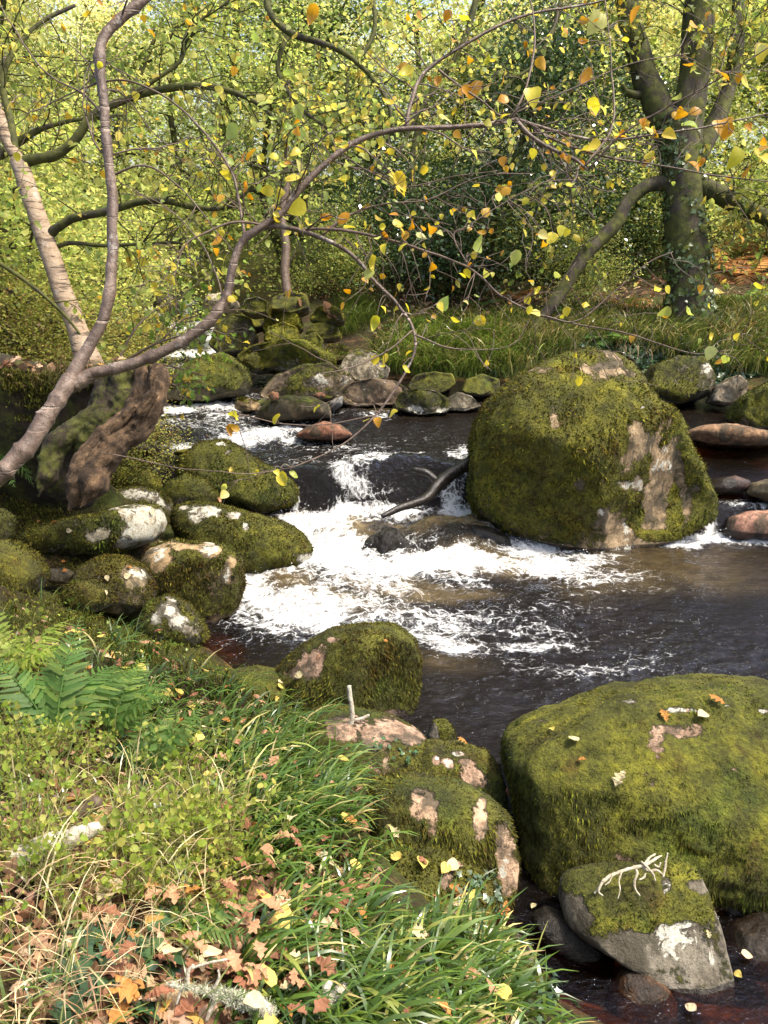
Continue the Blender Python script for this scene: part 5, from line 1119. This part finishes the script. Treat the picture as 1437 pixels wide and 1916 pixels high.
# ------------------------------------------------------------------ grass
def blades(P, head, phi0, phi1, L, w, col, seg=5):
    n = len(P); s = np.linspace(0, 1, seg + 1)
    ang = phi0[:, None] + (phi1 - phi0)[:, None] * s[None, :-1] ** 1.2
    h = np.stack([np.cos(head), np.sin(head), np.zeros(n)], -1)
    step = (L / seg)[:, None, None] * (np.sin(ang)[:, :, None] * h[:, None] + np.cos(ang)[:, :, None] * np.array([0, 0, 1.]))
    X = np.concatenate([np.zeros((n, 1, 3)), np.cumsum(step, 1)], 1) + P[:, None]
    side = np.stack([-np.sin(head), np.cos(head), np.zeros(n)], -1) + RNG.normal(0, .25, (n, 3))
    ww = (w[:, None] * np.array([.7, 1, 1, .85, .55, .05][:seg + 1]))[:, :, None] * side[:, None] * .5
    V = np.stack([X - ww, X + ww], 2)                       # n, seg+1, 2, 3
    i = np.arange(n)[:, None] * (seg + 1) * 2 + np.arange(seg)[None] * 2
    F = np.stack([i, i + 1, i + 3, i + 2], -1).reshape(-1, 4)
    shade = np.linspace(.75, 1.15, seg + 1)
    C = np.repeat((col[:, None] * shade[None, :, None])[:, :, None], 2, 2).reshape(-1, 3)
    return V.reshape(-1, 3), F, C
def grass(g, poly, tufts, per, Lr, wr, pal, bias=0., spread=math.pi, flat=None, soil=True, rad=.04, arch=(1.2, 2.2)):
    P, N, T = hits_in(poly, tufts, flat=flat, soil=soil)
    if not len(P): return
    k = len(P); P = np.repeat(P, per, 0); n = len(P)
    P = P + np.stack([RNG.normal(0, rad, n), RNG.normal(0, rad, n), np.full(n, -.015)], -1)
    size = np.repeat(RNG.uniform(.65, 1.25, k), per)
    th = np.repeat(RNG.normal(bias, spread * .4, k), per)
    head = th + RNG.normal(0, .75 if spread < 3 else 2.0, n)
    tone = np.repeat(RNG.uniform(.75, 1.25, k), per)[:, None]
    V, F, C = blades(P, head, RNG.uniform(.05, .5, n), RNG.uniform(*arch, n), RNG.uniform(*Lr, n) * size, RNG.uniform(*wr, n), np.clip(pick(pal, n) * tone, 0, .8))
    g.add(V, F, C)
GP = [(170,1190),(300,1222),(420,1290),(540,1390),(640,1480),(690,1590),(700,1730),(860,1750),(925,1800),(1000,1905),(1000,2000),(480,2000),(420,1780),(400,1560),(330,1400),(220,1300)]
g = Geo()
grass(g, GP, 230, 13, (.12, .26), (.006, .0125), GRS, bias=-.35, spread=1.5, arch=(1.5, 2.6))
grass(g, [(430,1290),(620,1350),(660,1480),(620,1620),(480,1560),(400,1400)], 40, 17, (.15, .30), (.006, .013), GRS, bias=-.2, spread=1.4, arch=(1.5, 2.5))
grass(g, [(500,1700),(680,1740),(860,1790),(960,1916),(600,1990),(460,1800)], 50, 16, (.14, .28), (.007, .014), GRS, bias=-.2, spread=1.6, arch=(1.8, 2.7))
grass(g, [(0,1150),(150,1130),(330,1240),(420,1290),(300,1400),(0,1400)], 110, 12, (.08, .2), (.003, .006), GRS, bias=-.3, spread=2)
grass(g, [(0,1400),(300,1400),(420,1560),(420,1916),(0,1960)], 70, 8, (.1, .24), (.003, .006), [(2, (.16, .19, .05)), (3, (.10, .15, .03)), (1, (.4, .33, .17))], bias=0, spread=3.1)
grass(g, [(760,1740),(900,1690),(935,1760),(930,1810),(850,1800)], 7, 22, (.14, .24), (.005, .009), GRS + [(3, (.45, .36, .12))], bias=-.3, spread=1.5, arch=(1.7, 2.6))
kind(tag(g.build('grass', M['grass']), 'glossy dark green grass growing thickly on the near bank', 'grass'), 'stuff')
g = Geo()
FGP = [(640,700),(690,655),(740,612),(820,590),(1000,585),(1240,570),(1437,560),(1560,600),(1560,720),(1430,700),(1300,690),(1200,650),(1100,640),(960,700),(930,715),(850,705),(740,698)]
grass(g, FGP, 900, 16, (.18, .38), (.010, .02), [(4, (.12, .17, .035)), (3, (.18, .22, .05)), (2, (.07, .11, .03)), (1.5, (.34, .31, .12))], bias=-1.4, spread=1.6, rad=.09)
grass(g, [(700,690),(760,620),(940,610),(960,680),(860,705)], 160, 18, (.22, .4), (.010, .02), [(4, (.14, .22, .035)), (3, (.23, .30, .06)), (1, (.08, .12, .03))], bias=-1.4, spread=1.3, rad=.09)
grass(g, [(580,600),(600,570),(700,560),(720,600),(640,640)], 60, 16, (.2, .4), (.01, .02), [(3, (.10, .15, .03)), (2, (.16, .2, .05))], bias=-1.5, spread=1.3, rad=.1)
grass(g, FGP, 200, 10, (.25, .5), (.008, .016), [(2, (.40, .33, .14)), (2, (.2, .2, .06))], bias=-1.4, spread=2, rad=.12)
kind(tag(g.build('grass', M['grass']), 'bright green tussocky grass along the far bank', 'grass'), 'stuff')
g = Geo()
STR = [(5, (.62, .48, .26)), (3, (.50, .33, .17)), (2, (.70, .60, .34)), (1, (.36, .2, .1))]
grass(g, [(0,1470),(200,1540),(420,1470),(430,1620),(330,1740),(300,1916),(0,1960)], 36, 5, (.12, .32), (.0018, .0035), STR, bias=0, spread=3.1, arch=(1.5, 2.6), rad=.07)
grass(g, [(130,1600),(330,1560),(350,1720),(220,1800)], 20, 8, (.12, .28), (.002, .004), STR, bias=-1.2, spread=1.5, arch=(1.5, 2.6), rad=.05)
grass(g, [(0,1700),(100,1720),(190,1960),(0,1960)], 14, 5, (.2, .4), (.0025, .005), STR, bias=-.8, spread=1.5, arch=(1.5, 2.4), rad=.05)
grass(g, [(200,1500),(400,1430),(420,1560),(260,1600)], 22, 5, (.12, .26), (.0018, .0035), STR, bias=0, spread=3.1, rad=.07)
grass(g, [(700,640),(1437,590),(1437,660),(800,690)], 60, 8, (.2, .4), (.006, .012), STR, bias=-1.4, spread=2, rad=.1)
kind(tag(g.build('dry_grass', M['straw']), 'bleached dry grass stems tangled over the near bank', 'dry grass'), 'stuff')
g = Geo()
MP = [(3, (.05, .05, .009)), (4, (.10, .10, .014)), (2, (.18, .18, .025)), (1, (.07, .05, .015))]
for pl, k_ in (([(0,930),(160,960),(330,1180),(430,1270),(540,1310),(560,1400),(420,1300),(200,1220),(0,1180)], 900), ([(0,1180),(560,1400),(690,1600),(700,1740),(420,1600),(0,1400)], 500), ([(0,690),(200,940),(60,1000),(0,1000)], 200)):
    grass(g, pl, k_, 30, (.012, .030), (.003, .006), MP, bias=-.5, spread=3.1, rad=.035, arch=(.6, 1.8))
grass(g, [(0,690),(297,690),(297,735),(200,760),(0,790)], 260, 30, (.02, .05), (.004, .008), MP, spread=3.1, rad=.05, arch=(.8, 2.4), flat=.1, soil=False)
grass(g, [(60,690),(297,690),(297,720),(60,730)], 60, 10, (.08, .2), (.003, .007), [(2, (.12, .13, .04)), (2, (.2, .14, .07)), (1, (.3, .26, .1))], bias=-1.2, spread=2, rad=.05, flat=.1, soil=False)
kind(tag(g.build('moss_carpet', M['fuzz']), 'olive moss spreading over the soil of the near bank', 'moss'), 'stuff')
# ------------------------------------------------------------------ leaf litter and ivy
g = Geo()
def litter(poly, n, s, pal=LIT, flat=.15, shapes=(OAK, OAK2, OVATE)):
    P, N, T = hits_in(poly, n, flat=flat)
    if not len(P): return
    k = RNG.integers(0, len(shapes), len(P))
    for i, shp in enumerate(shapes):
        m = k == i
        if m.any(): stamp(g, *shp, P[m] + N[m] * .012, rframes(N[m] + RNG.normal(0, .45, (m.sum(), 3))), RNG.uniform(*s, m.sum()), pick(LIT if pal is None else pal, m.sum(), jit=.3))
BRN = [(3, (.22, .115, .065)), (3, (.36, .21, .135)), (3, (.14, .075, .042)), (1.5, (.48, .33, .22)), (.5, (.48, .27, .08))]
litter([(0,1130),(300,1220),(540,1380),(690,1500),(700,1720),(930,1800),(1000,1990),(0,1990)], 1500, (.03, .065), BRN)
litter([(180,1640),(420,1600),(640,1720),(680,1916),(620,1990),(160,1990)], 900, (.045, .085), BRN)
litter([(0,1500),(220,1480),(230,1620),(0,1660)], 170, (.04, .075), BRN)
litter([(0,640),(290,640),(300,700),(0,730)], 160, (.05, .09), BRN)
litter([(700,560),(1437,500),(1437,640),(700,640)], 900, (.08, .15), BRN, flat=-.5)
litter([(560,500),(1250,470),(1250,590),(560,590)], 700, (.1, .18), BRN, flat=-.5)
kind(tag(g.build('leaf_litter', M['dead'], smooth_=False), 'carpet of brown fallen leaves under the grass and on both banks', 'leaf litter'), 'stuff')
g = Geo()
IVC = [(4, (.035, .07, .032)), (2, (.06, .11, .045)), (1, (.10, .15, .07))]
def ivy(poly, n, s, pal=IVC, flat=None, soil=False):
    P, N, T = hits_in(poly, n, flat=flat, soil=soil)
    if len(P): stamp(g, *IVY, P + N * RNG.uniform(.008, .04, (len(P), 1)), rframes(N + RNG.normal(0, .4, (len(P), 3))), RNG.uniform(*s, len(P)), pick(pal, len(P)))
ivy([(420,1440),(560,1430),(680,1480),(690,1560),(600,1600),(450,1560)], 170, (.02, .042))
ivy([(850,1640),(930,1640),(930,1710),(860,1700)], 60, (.02, .035), [(2, (.07, .11, .06)), (1, (.12, .16, .10))])
ivy([(940,1820),(1060,1820),(1080,1916),(930,1930)], 130, (.02, .04))
ivy([(80,1740),(290,1720),(310,1930),(60,1960)], 75, (.05, .095), [(3, (.04, .085, .04)), (2, (.07, .13, .06))])
ivy([(700,1380),(790,1400),(760,1430),(690,1410)], 24, (.015, .028), [(1, (.06, .13, .05))])
ivy([(180,1370),(330,1400),(420,1500),(300,1560)], 40, (.04, .07), [(2, (.09, .15, .09)), (1, (.05, .1, .05))])
ivy([(1160,640),(1330,640),(1420,700),(1340,740),(1230,760),(1180,710)], 900, (.06, .11), flat=-.6, soil=True)
ivy([(1000,625),(1180,615),(1190,660),(1100,680),(1010,660)], 350, (.06, .1), soil=True)
ivy([(120,1100),(330,1180),(420,1260),(250,1220),(60,1160)], 110, (.015, .03), [(2, (.22, .30, .06)), (1, (.12, .18, .05))])
kind(tag(g.build('ivy_carpet', M['gloss']), 'trailing dark ivy covering ground and stones on both banks', 'ivy'), 'stuff')
# ------------------------------------------------------------------ ferns
def frond_mesh(L, pairs, width, bend, rng, pal):
    """one frond along +y, arching down by bend"""
    g = Geo(); ys = np.linspace(.12, .98, pairs)
    def curve(V):
        V = V.copy(); a = V[:, 1] / L * bend; y = V[:, 1]
        z = V[:, 2]; V[:, 2] = z - y * np.sin(a) * .55; V[:, 1] = y * np.cos(a * .8); return V
    T, F = leaf_shape([(.02, 0), (.17, .12), (.14, .3), (.16, .42), (.11, .6), (.12, .68), (.06, .85), (.003, 1.0)], .1, .25)
    for i, y in enumerate(ys):
        ln = width * L * math.sin(math.pi * min(1, (.16 + y * .84)) ** .75) * rng.uniform(.85, 1.1) + .006
        for s in (-1, 1):
            a = math.radians(rng.uniform(58, 72)) * s
            R = np.array([[math.cos(a), math.sin(a), 0], [-math.sin(a), math.cos(a), 0], [0, 0, 1.]])
            V = (T * np.array([.62, 1, 1]) * ln) @ R.T; V = V + np.array([0, y * L, 0]); V[:, 2] += rng.normal(0, .01) - np.abs(V[:, 0]) * .25
            g.add(curve(V), F, pick(pal, 1, rng)[0])
    q = np.stack([np.zeros(9), np.linspace(0, L, 9), np.full(9, -.001)], -1)
    V, F2 = tube(curve(q), np.linspace(.0035, .001, 9) * L / .4, 5, cap=False); g.add(V, F2, np.array(pal[0][1]) * 1.2)
    return g
def fern(label, px, py, fr, L, pal, seed, dark=1., mat='crown', lift=(.25, .8), group=None, name='fern'):
    h = hit(px, py)
    if h is None: return
    rng = np.random.default_rng(seed); root = tag(empty(name, h[0]), label, 'fern', group)
    for k, a in enumerate(fr):
        l = L * rng.uniform(.8, 1.15)
        g = frond_mesh(l, 22, .21, rng.uniform(.5, 1.2), rng, pal); V = np.concatenate(g.V)
        e = rng.uniform(*lift); az = math.radians(a)
        Rx = np.array([[1, 0, 0], [0, math.cos(e), -math.sin(e)], [0, math.sin(e), math.cos(e)]])
        b = az - math.pi / 2; Rz = np.array([[math.cos(b), -math.sin(b), 0], [math.sin(b), math.cos(b), 0], [0, 0, 1.]])
        g.V = [V @ (Rz @ Rx).T + h[0] + np.array([0, 0, .03])]
        g.build('frond', M[mat], root)
FG = [(3, (.12, .22, .06)), (2, (.17, .28, .08)), (1, (.25, .34, .09))]
FY = [(3, (.26, .36, .07)), (2, (.34, .42, .09))]
BR_ = [(3, (.36, .19, .08)), (2, (.48, .28, .12)), (1, (.25, .12, .05))]
fern('green fern with several upright fronds in the middle of the near left bank', 105, 1400, (60, 85, 105, 125, 40, 150), .46, FG, 1, lift=(.75, 1.2))
fern('blue-green fern spreading to the right beside the upright fern', 205, 1395, (20, 50, 75, -10, 100), .40, FG, 2, lift=(.6, 1.1))
fern('low fern half hidden behind the bilberry stems', 265, 1470, (70, 100, 40, 10), .36, FG, 3, lift=(.7, 1.2))
fern('pale yellow-green fern at the left edge below the mossy rocks', 5, 1270, (20, 60, 90, 120, -10), .36, FY, 4, lift=(.5, 1.))
fern('fern fronds jutting in at the left edge beside the foreground trunk', -50, 850, (0, -25, 25, 40), .55, FG, 5, lift=(-.1, .4))
fern('small fern on the near bank by the grass tussocks', 345, 1770, (30, 70, 0, 110), .22, FG, 6)
fern('delicate fern on the slope above the flat moss-covered slab', 222, 1330, (40, 70, 95, 10), .24, FY, 7, lift=(.5, 1.))
for i, (x, y) in enumerate([(1330,470),(1370,440),(1410,470),(1437,500),(1350,500),(1300,520),(1400,520),(1460,450)]):
    fern('rust-brown bracken behind the ivy-clad oak', x, y, (200, 240, 270, 300, 340, 90), 1.2, BR_, 20 + i, group='bracken behind the oak', name='bracken')
for i, (x, y) in enumerate([(1170,575),(1360,612),(840,540),(960,560)]):
    fern(['brown bracken clump left of the foot of the ivy-clad oak', 'faded bracken clump right of the foot of the ivy-clad oak', 'brown bracken clump in the shade behind the far grass', 'dead bracken clump under the low limb of the oak'][i], x, y, (200, 240, 280, 320, 0), .7, BR_, 40 + i, name='bracken')
for i, (x, y) in enumerate([(760,615),(1065,590),(1395,560),(1437,545),(1140,640),(900,575)]):
    fern('green fern at the back of the grassy far bank', x, y, (190, 230, 270, 310, 350), .6, FG, 60 + i, group='ferns of the far bank')
# ------------------------------------------------------------------ bilberry plants: two grown, the others copied
def bilberry(seed):
    rng = np.random.default_rng(seed); root = empty('bilberry_plant', (0, 0, 0)); g = Geo(); L = []
    for k in range(5):
        a = rng.uniform(0, 6.28); grow_twig(g, (0, 0, -.02), (math.cos(a) * .6, math.sin(a) * .6, 1), rng.uniform(.13, .24), .0014, rng, L, 2, .2, .0, 3, np.array([.22, .20, .07]), .0008)
    g.build('stems', M['straw'], root, smooth_=True)
    g = Geo(); leaves_into(g, L, rng, .019, [(4, (.28, .36, .06)), (3, (.38, .44, .09)), (2, (.46, .47, .12)), (1, (.18, .27, .05))], ROUND, .0, 1.)
    g.build('foliage', M['crown'], root); return root
BB = [bilberry(300 + i) for i in range(4)]; BK = [children_of(b) for b in BB]; used_ = [False] * 4
P, N, T = hits_in([(40,1450),(150,1400),(300,1420),(420,1480),(440,1600),(360,1700),(230,1760),(60,1800),(0,1780),(0,1580),(110,1500)], 36)
P2, _, _ = hits_in([(0,1170),(30,1150),(60,1300),(60,1480),(0,1480)], 10); P3, _, _ = hits_in([(330,1560),(430,1580),(420,1680),(330,1660)], 8)
for i, p in enumerate(np.concatenate([P, P2, P3])):
    k = i % 4
    if used_[k]: o = copy_thing(BB[k], BK[k], p, random.uniform(0, 6.28), random.uniform(.7, 1.2))
    else: o = BB[k]; o.location = p; used_[k] = True
    tag(o, 'pale green small-leaved bilberry growing through the dry grass of the near bank', 'plant', 'bilberry plants on the near bank')
# ------------------------------------------------------------------ fallen leaves, each one its own object
LK = {}
def leaf_kind(key, shp, col, seed):
    rng = np.random.default_rng(seed); V, F = shp; V = V.copy(); V[:, 2] += rng.normal(0, .03, len(V)); V[:, 0] += V[:, 1] ** 2 * rng.uniform(-.15, .15)
    V = V - np.array([0, .45, V[:, 2].min()]); c = np.array(col) * rng.uniform(.8, 1.15, (len(V), 1))
    o = mk('fallen_leaf', V, F, M['dead'], smooth_=False, attrs={'col': c}, link=False); LK.setdefault(key, []).append(o)
for i in range(3):
    leaf_kind('orange', (OAK, OAK2, OAK)[i], (.46, .21, .06), i); leaf_kind('pinkish-brown', (OAK, OAK2, OAK)[i], (.44, .24, .14), 10 + i); leaf_kind('yellow', (OVATE, OAK, OVATE)[i], (.58, .45, .12), 20 + i); leaf_kind('dark brown', (OAK, OAK2, OAK2)[i], (.27, .12, .07), 30 + i); leaf_kind('pale cream', (OVATE, OAK, OVATE)[i], (.56, .46, .29), 40 + i)
first_ = set()
def drop_leaf(key, p, n, size, label, group=None):
    k = random.randrange(3); src = LK[key][k]; o = src.copy(); COL.objects.link(o)
    R = rframes((n + np.array([random.gauss(0, .3), random.gauss(0, .3), .1]))[None], RNG)[0]
    o.matrix_world = Matrix.Translation([float(v) for v in p + n * .015]) @ Matrix(R.tolist()).to_4x4() @ Matrix.Diagonal((size, size, size, 1))
    tag(o, label, 'leaf', group); return o
def drop_many(poly, n, size, keys, where, group, lift=0.):
    P, N, T = hits_in(poly, n, flat=.1)
    for p, nn in zip(P, N):
        k = random.choice(keys); drop_leaf(k, p + np.array([0, 0, lift * random.random()]), nn, random.uniform(*size), f'{k} leaf fallen {where}', f'{k} {group}')
drop_many(GP, 200, (.04, .075), ['orange', 'pinkish-brown', 'pinkish-brown', 'yellow', 'pinkish-brown', 'dark brown', 'pinkish-brown', 'dark brown', 'pale cream'], 'among the green grass of the near bank', 'leaves in the near grass', .15)
drop_many([(130,1130),(420,1260),(540,1380),(330,1400),(120,1280)], 45, (.04, .07), ['orange', 'yellow', 'pinkish-brown', 'pale cream'], 'on the upper near bank beside the left heap of boulders', 'leaves on the upper near bank', .04)
drop_many([(200,1680),(640,1700),(680,1916),(180,1930)], 85, (.05, .085), ['pinkish-brown', 'dark brown', 'dark brown', 'pinkish-brown', 'orange', 'pale cream'], 'on the litter in the bottom left of the bank', 'leaves on the bottom bank', .12)
drop_many([(600,1620),(760,1500),(760,1600),(900,1640),(860,1730),(620,1740)], 18, (.04, .065), ['orange', 'pale cream', 'dark brown', 'yellow'], 'on the low mossy bank rocks', 'leaves on the bank rocks', .01)
drop_many([(395,1280),(520,1262),(530,1310),(420,1320)], 8, (.035, .055), ['pale cream', 'yellow'], 'on the flat moss-covered slab', 'leaves on the slab')
drop_many([(30,970),(300,950),(450,1080),(280,1160),(80,1110)], 12, (.035, .05), ['pale cream', 'orange'], 'on the left heap of boulders', 'leaves on the left boulders')
for x, y, k, s, lab in [(1163,1460,'pale cream',.075,'large pale leaf stuck to the front of the huge flat-topped boulder'), (1088,1430,'orange',.045,'small orange leaf on the front of the huge flat-topped boulder'), (1240,1345,'orange',.06,'orange-brown leaf on top of the huge flat-topped boulder, beside the bare granite patch'),
   (1340,1315,'orange',.07,'bright orange leaf near the top right of the huge flat-topped boulder'), (1312,1340,'pale cream',.055,'cream leaf on the crown of the huge flat-topped boulder'), (1075,1387,'pale cream',.05,'cream leaf on the yellow-green moss of the huge flat-topped boulder'), (1035,1372,'yellow',.045,'yellow leaf at the left shoulder of the huge flat-topped boulder'),
   (862,1393,'orange',.06,'orange leaf lying between the lichen-speckled bank rock and the pool'), (718,1200,'orange',.03,'tiny orange leaf near the crown of the rounded mossy boulder at the pool edge'), (600,1230,'pinkish-brown',.04,'brown leaf on the upper side of the rounded mossy boulder at the pool edge'), (562,1264,'pale cream',.05,'cream leaf under the tan patch of the rounded mossy boulder'),
   (406,932,'pinkish-brown',.10,'pink-brown leaf caught on the mossy rock below the peaked mossy boulder'), (1320,1745,'pale cream',.03,'cream leaf on the wedge-shaped stone'), (940,1695,'orange',.06,'orange leaf at the water line under the rock with peach-coloured streaks'), (960,1480,'dark brown',.05,'dark brown leaf in the gap beside the huge flat-topped boulder'), (432,880,'yellow',.06,'yellow leaf on the peaked mossy boulder')]:
    h = hit(x, y)
    if h: drop_leaf(k, h[0], h[1], s * 1.1, lab)
for x, y, k, s, lab in [(1062,1785,'orange',.035,'small orange leaf floating beside the dark wet stone in the shallows'), (1395,1795,'pale cream',.04,'cream leaf floating right of the wedge-shaped stone'), (1292,1895,'pale cream',.04,'cream leaf floating at the bottom edge below the wedge-shaped stone'), (1380,1830,'yellow',.03,'yellow leaf floating near the right edge in the brown shallows'), (998,1702,'pale cream',.025,'tiny cream leaf floating in the black water under the huge boulder')]:
    p = w3(x, y, 0.0); p[2] = float(water_level([p[0]], [p[1]])[0]) + .004; drop_leaf(k, p, np.array([0, 0, 1.]), s * 1.2, lab)
# ------------------------------------------------------------------ dead wood
def stick(name, label, cat, parts, mat, seg=8, lump=.25):
    root = None
    for j, (pts, t0, t1) in enumerate(parts):
        S, r = limb_pts(pts, t0, t1); g = Geo(); tube_into(g, S, r, seg, lump, j + 3)
        if root is None: root = g.build(name, M[mat], loc=S[0]); tag(root, label, cat)
        else: g.build('side_branch', M[mat], parent=root)
    return root
def lichen_on(root, pts, t0, t1, n, spread_):
    S, r = limb_pts(pts, t0, t1); i = RNG.integers(0, len(S), n); D = RNG.normal(0, 1, (n, 3)); D /= np.linalg.norm(D, axis=1)[:, None]
    cl_ = fbm(S[i] * 40, 2, 5); P = S[i] + D * (r[i] * .85)[:, None] + RNG.normal(0, .004, (n, 3)); L = RNG.uniform(.002, spread_, n) * (.3 + 2.2 * np.clip(cl_ - .3, 0, 1)); sd_ = np.cross(D, RNG.normal(0, 1, (n, 3))); sd_ /= np.linalg.norm(sd_, axis=1)[:, None]
    VV = np.stack([P - sd_ * .0016, P + sd_ * .0016, P + (D + RNG.normal(0, 1.0, (n, 3))) * L[:, None]], 1).reshape(-1, 3)
    mk('lichen', VV, np.arange(n * 3).reshape(-1, 3), M['fuzz'], parent=root, smooth_=False, attrs={'col': np.repeat(pick([(3, (.42, .44, .30)), (2, (.55, .55, .42)), (1, (.30, .33, .18))], n), 3, 0)})
def tz(px, py): h = hit(px, py); return h[2]
a = 8.05
stick('driftwood_branch', 'black wet driftwood branch jammed in the small waterfall against the largest boulder', 'driftwood', [([(905,858,24),(878,868,24),(848,884,24),(822,905,24),(800,930,20),(775,942,16),(745,952,14),(715,966,9)], a - .1, a - .75), ([(822,905,14),(800,886,15),(778,880,12),(768,880,8)], a - .35, a - .3)], 'wetwood', 10, .3)
stick('mossy_stick', 'mossy stick propped against the flat dark rock upstream', 'stick', [([(445,776,8),(465,768,11),(490,752,12),(500,744,10)], 10.6, 10.8)], 'oak')
t5 = tz(655, 1350) - .02
stick('dead_stick', 'pale dead stick standing upright on the long mossy bank rock', 'stick', [([(653,1283,8),(655,1305,9),(659,1330,9),(658,1352,9),(650,1362,8)], t5 - .03, t5), ([(658,1348,7),(675,1345,6),(690,1338,6)], t5, t5), ([(656,1352,7),(645,1362,6),(636,1370,5)], t5, t5)], 'pale')
tb = tz(1200, 1660)
stick('bleached_twig', 'bleached forked twig lying on top of the wedge-shaped stone', 'twig', [([(1112,1672,3),(1120,1662,5),(1130,1648,7),(1146,1637,7),(1166,1629,6),(1188,1623,7),(1212,1616,6),(1228,1606,5),(1238,1601,3)], tb - .07, tb - .02), ([(1188,1623,5),(1192,1634,5),(1187,1650,5),(1189,1664,4),(1197,1676,3)], tb - .04, tb - .07), ([(1164,1630,4),(1158,1648,3),(1160,1664,3),(1156,1682,2)], tb - .05, tb - .09),
  ([(1126,1652,5),(1120,1668,4),(1128,1676,3)], tb - .07, tb - .09), ([(1206,1618,5),(1214,1606,5),(1226,1598,3)], tb - .03, tb - .01), ([(1240,1642,5),(1244,1624,5),(1246,1610,4),(1249,1596,3)], tb - .02, tb), ([(1202,1624,6),(1216,1630,6),(1228,1628,5),(1240,1636,3)], tb - .03, tb - .03), ([(1200,1612,4),(1210,1622,5),(1222,1636,4),(1226,1648,3)], tb - .04, tb - .05), ([(1146,1637,3),(1140,1650,3),(1132,1656,2)], tb - .06, tb - .07), ([(1208,1634,4),(1204,1642,4),(1196,1646,3)], tb - .04, tb - .05), ([(1224,1618,4),(1232,1622,4),(1236,1614,3)], tb - .03, tb - .03)], 'bleach', 7, .5)
tl = tz(430, 1860) - .16
lb = stick('lichened_branch', 'dead branch crusted with grey-green lichen at the bottom edge of the bank', 'branch', [([(318,1845,8),(360,1848,10),(400,1858,14),(440,1868,18),(480,1880,26),(505,1895,26)], tl, tl + .02), ([(405,1858,10),(398,1880,10),(386,1910,8)], tl, tl), ([(352,1848,7),(352,1820,7),(362,1806,6)], tl, tl), ([(350,1815,5),(385,1803,5),(425,1795,4)], tl, tl), ([(400,1850,6),(410,1830,5),(408,1815,4)], tl, tl), ([(340,1848,5),(330,1880,5)], tl, tl)], 'pale', 8, .45); lichen_on(lb, [(400,1858,14),(440,1868,18),(480,1880,26),(505,1895,26)], tl, tl + .02, 6000, .006); lichen_on(lb, [(318,1845,8),(360,1848,10),(400,1858,14)], tl, tl, 500, .01)
tl = tz(600, 1880) - .13
lb = stick('lichened_branch', 'short stout lichen-covered branch piece at the bottom edge beside a brown leaf', 'branch', [([(545,1925,30),(580,1900,34),(610,1870,30),(640,1850,22),(652,1845,14)], tl, tl + .03), ([(600,1880,16),(610,1850,14),(618,1838,10)], tl, tl)], 'pale', 10, .5); lichen_on(lb, [(545,1925,30),(580,1900,34),(610,1870,30),(640,1850,22)], tl, tl + .03, 7000, .007)
tl = tz(120, 1525) - .16
stick('broken_branch', 'reddish broken branch piece lying in the dry grass at the left edge', 'branch', [([(95,1530,20),(125,1524,28),(155,1514,30),(185,1500,24)], tl, tl), ([(100,1538,14),(98,1515,16),(103,1490,12)], tl, tl)], 'twig', 10, .25)
tl = tz(60, 1580) - .12
stick('bark_slab', 'grey slab of lichened bark lying below the reddish broken branch', 'bark', [([(20,1600,30),(60,1592,44),(105,1580,46),(150,1562,34),(190,1545,16)], tl, tl + .02)], 'pale', 10, .5)
stick('dry_root', 'bare brown twisted root stranded on the upstream rocks', 'driftwood', [([(428,645,10),(432,632,13),(445,618,14),(460,608,15),(475,606,14),(488,600,12),(498,596,8)], 15.2, 15.2), ([(470,608,10),(480,618,10),(492,608,8)], 15.1, 15.1)], 'twig', 9, .35)
tl = tz(560, 1490)
stick('dry_stalk', 'thin dead plant stalk slanting over the grass near the middle of the bank', 'stalk', [([(405,1565,3),(440,1600,3),(470,1650,3),(490,1700,3)], tl * .8, tl * .8)], 'bleach', 5, 0)
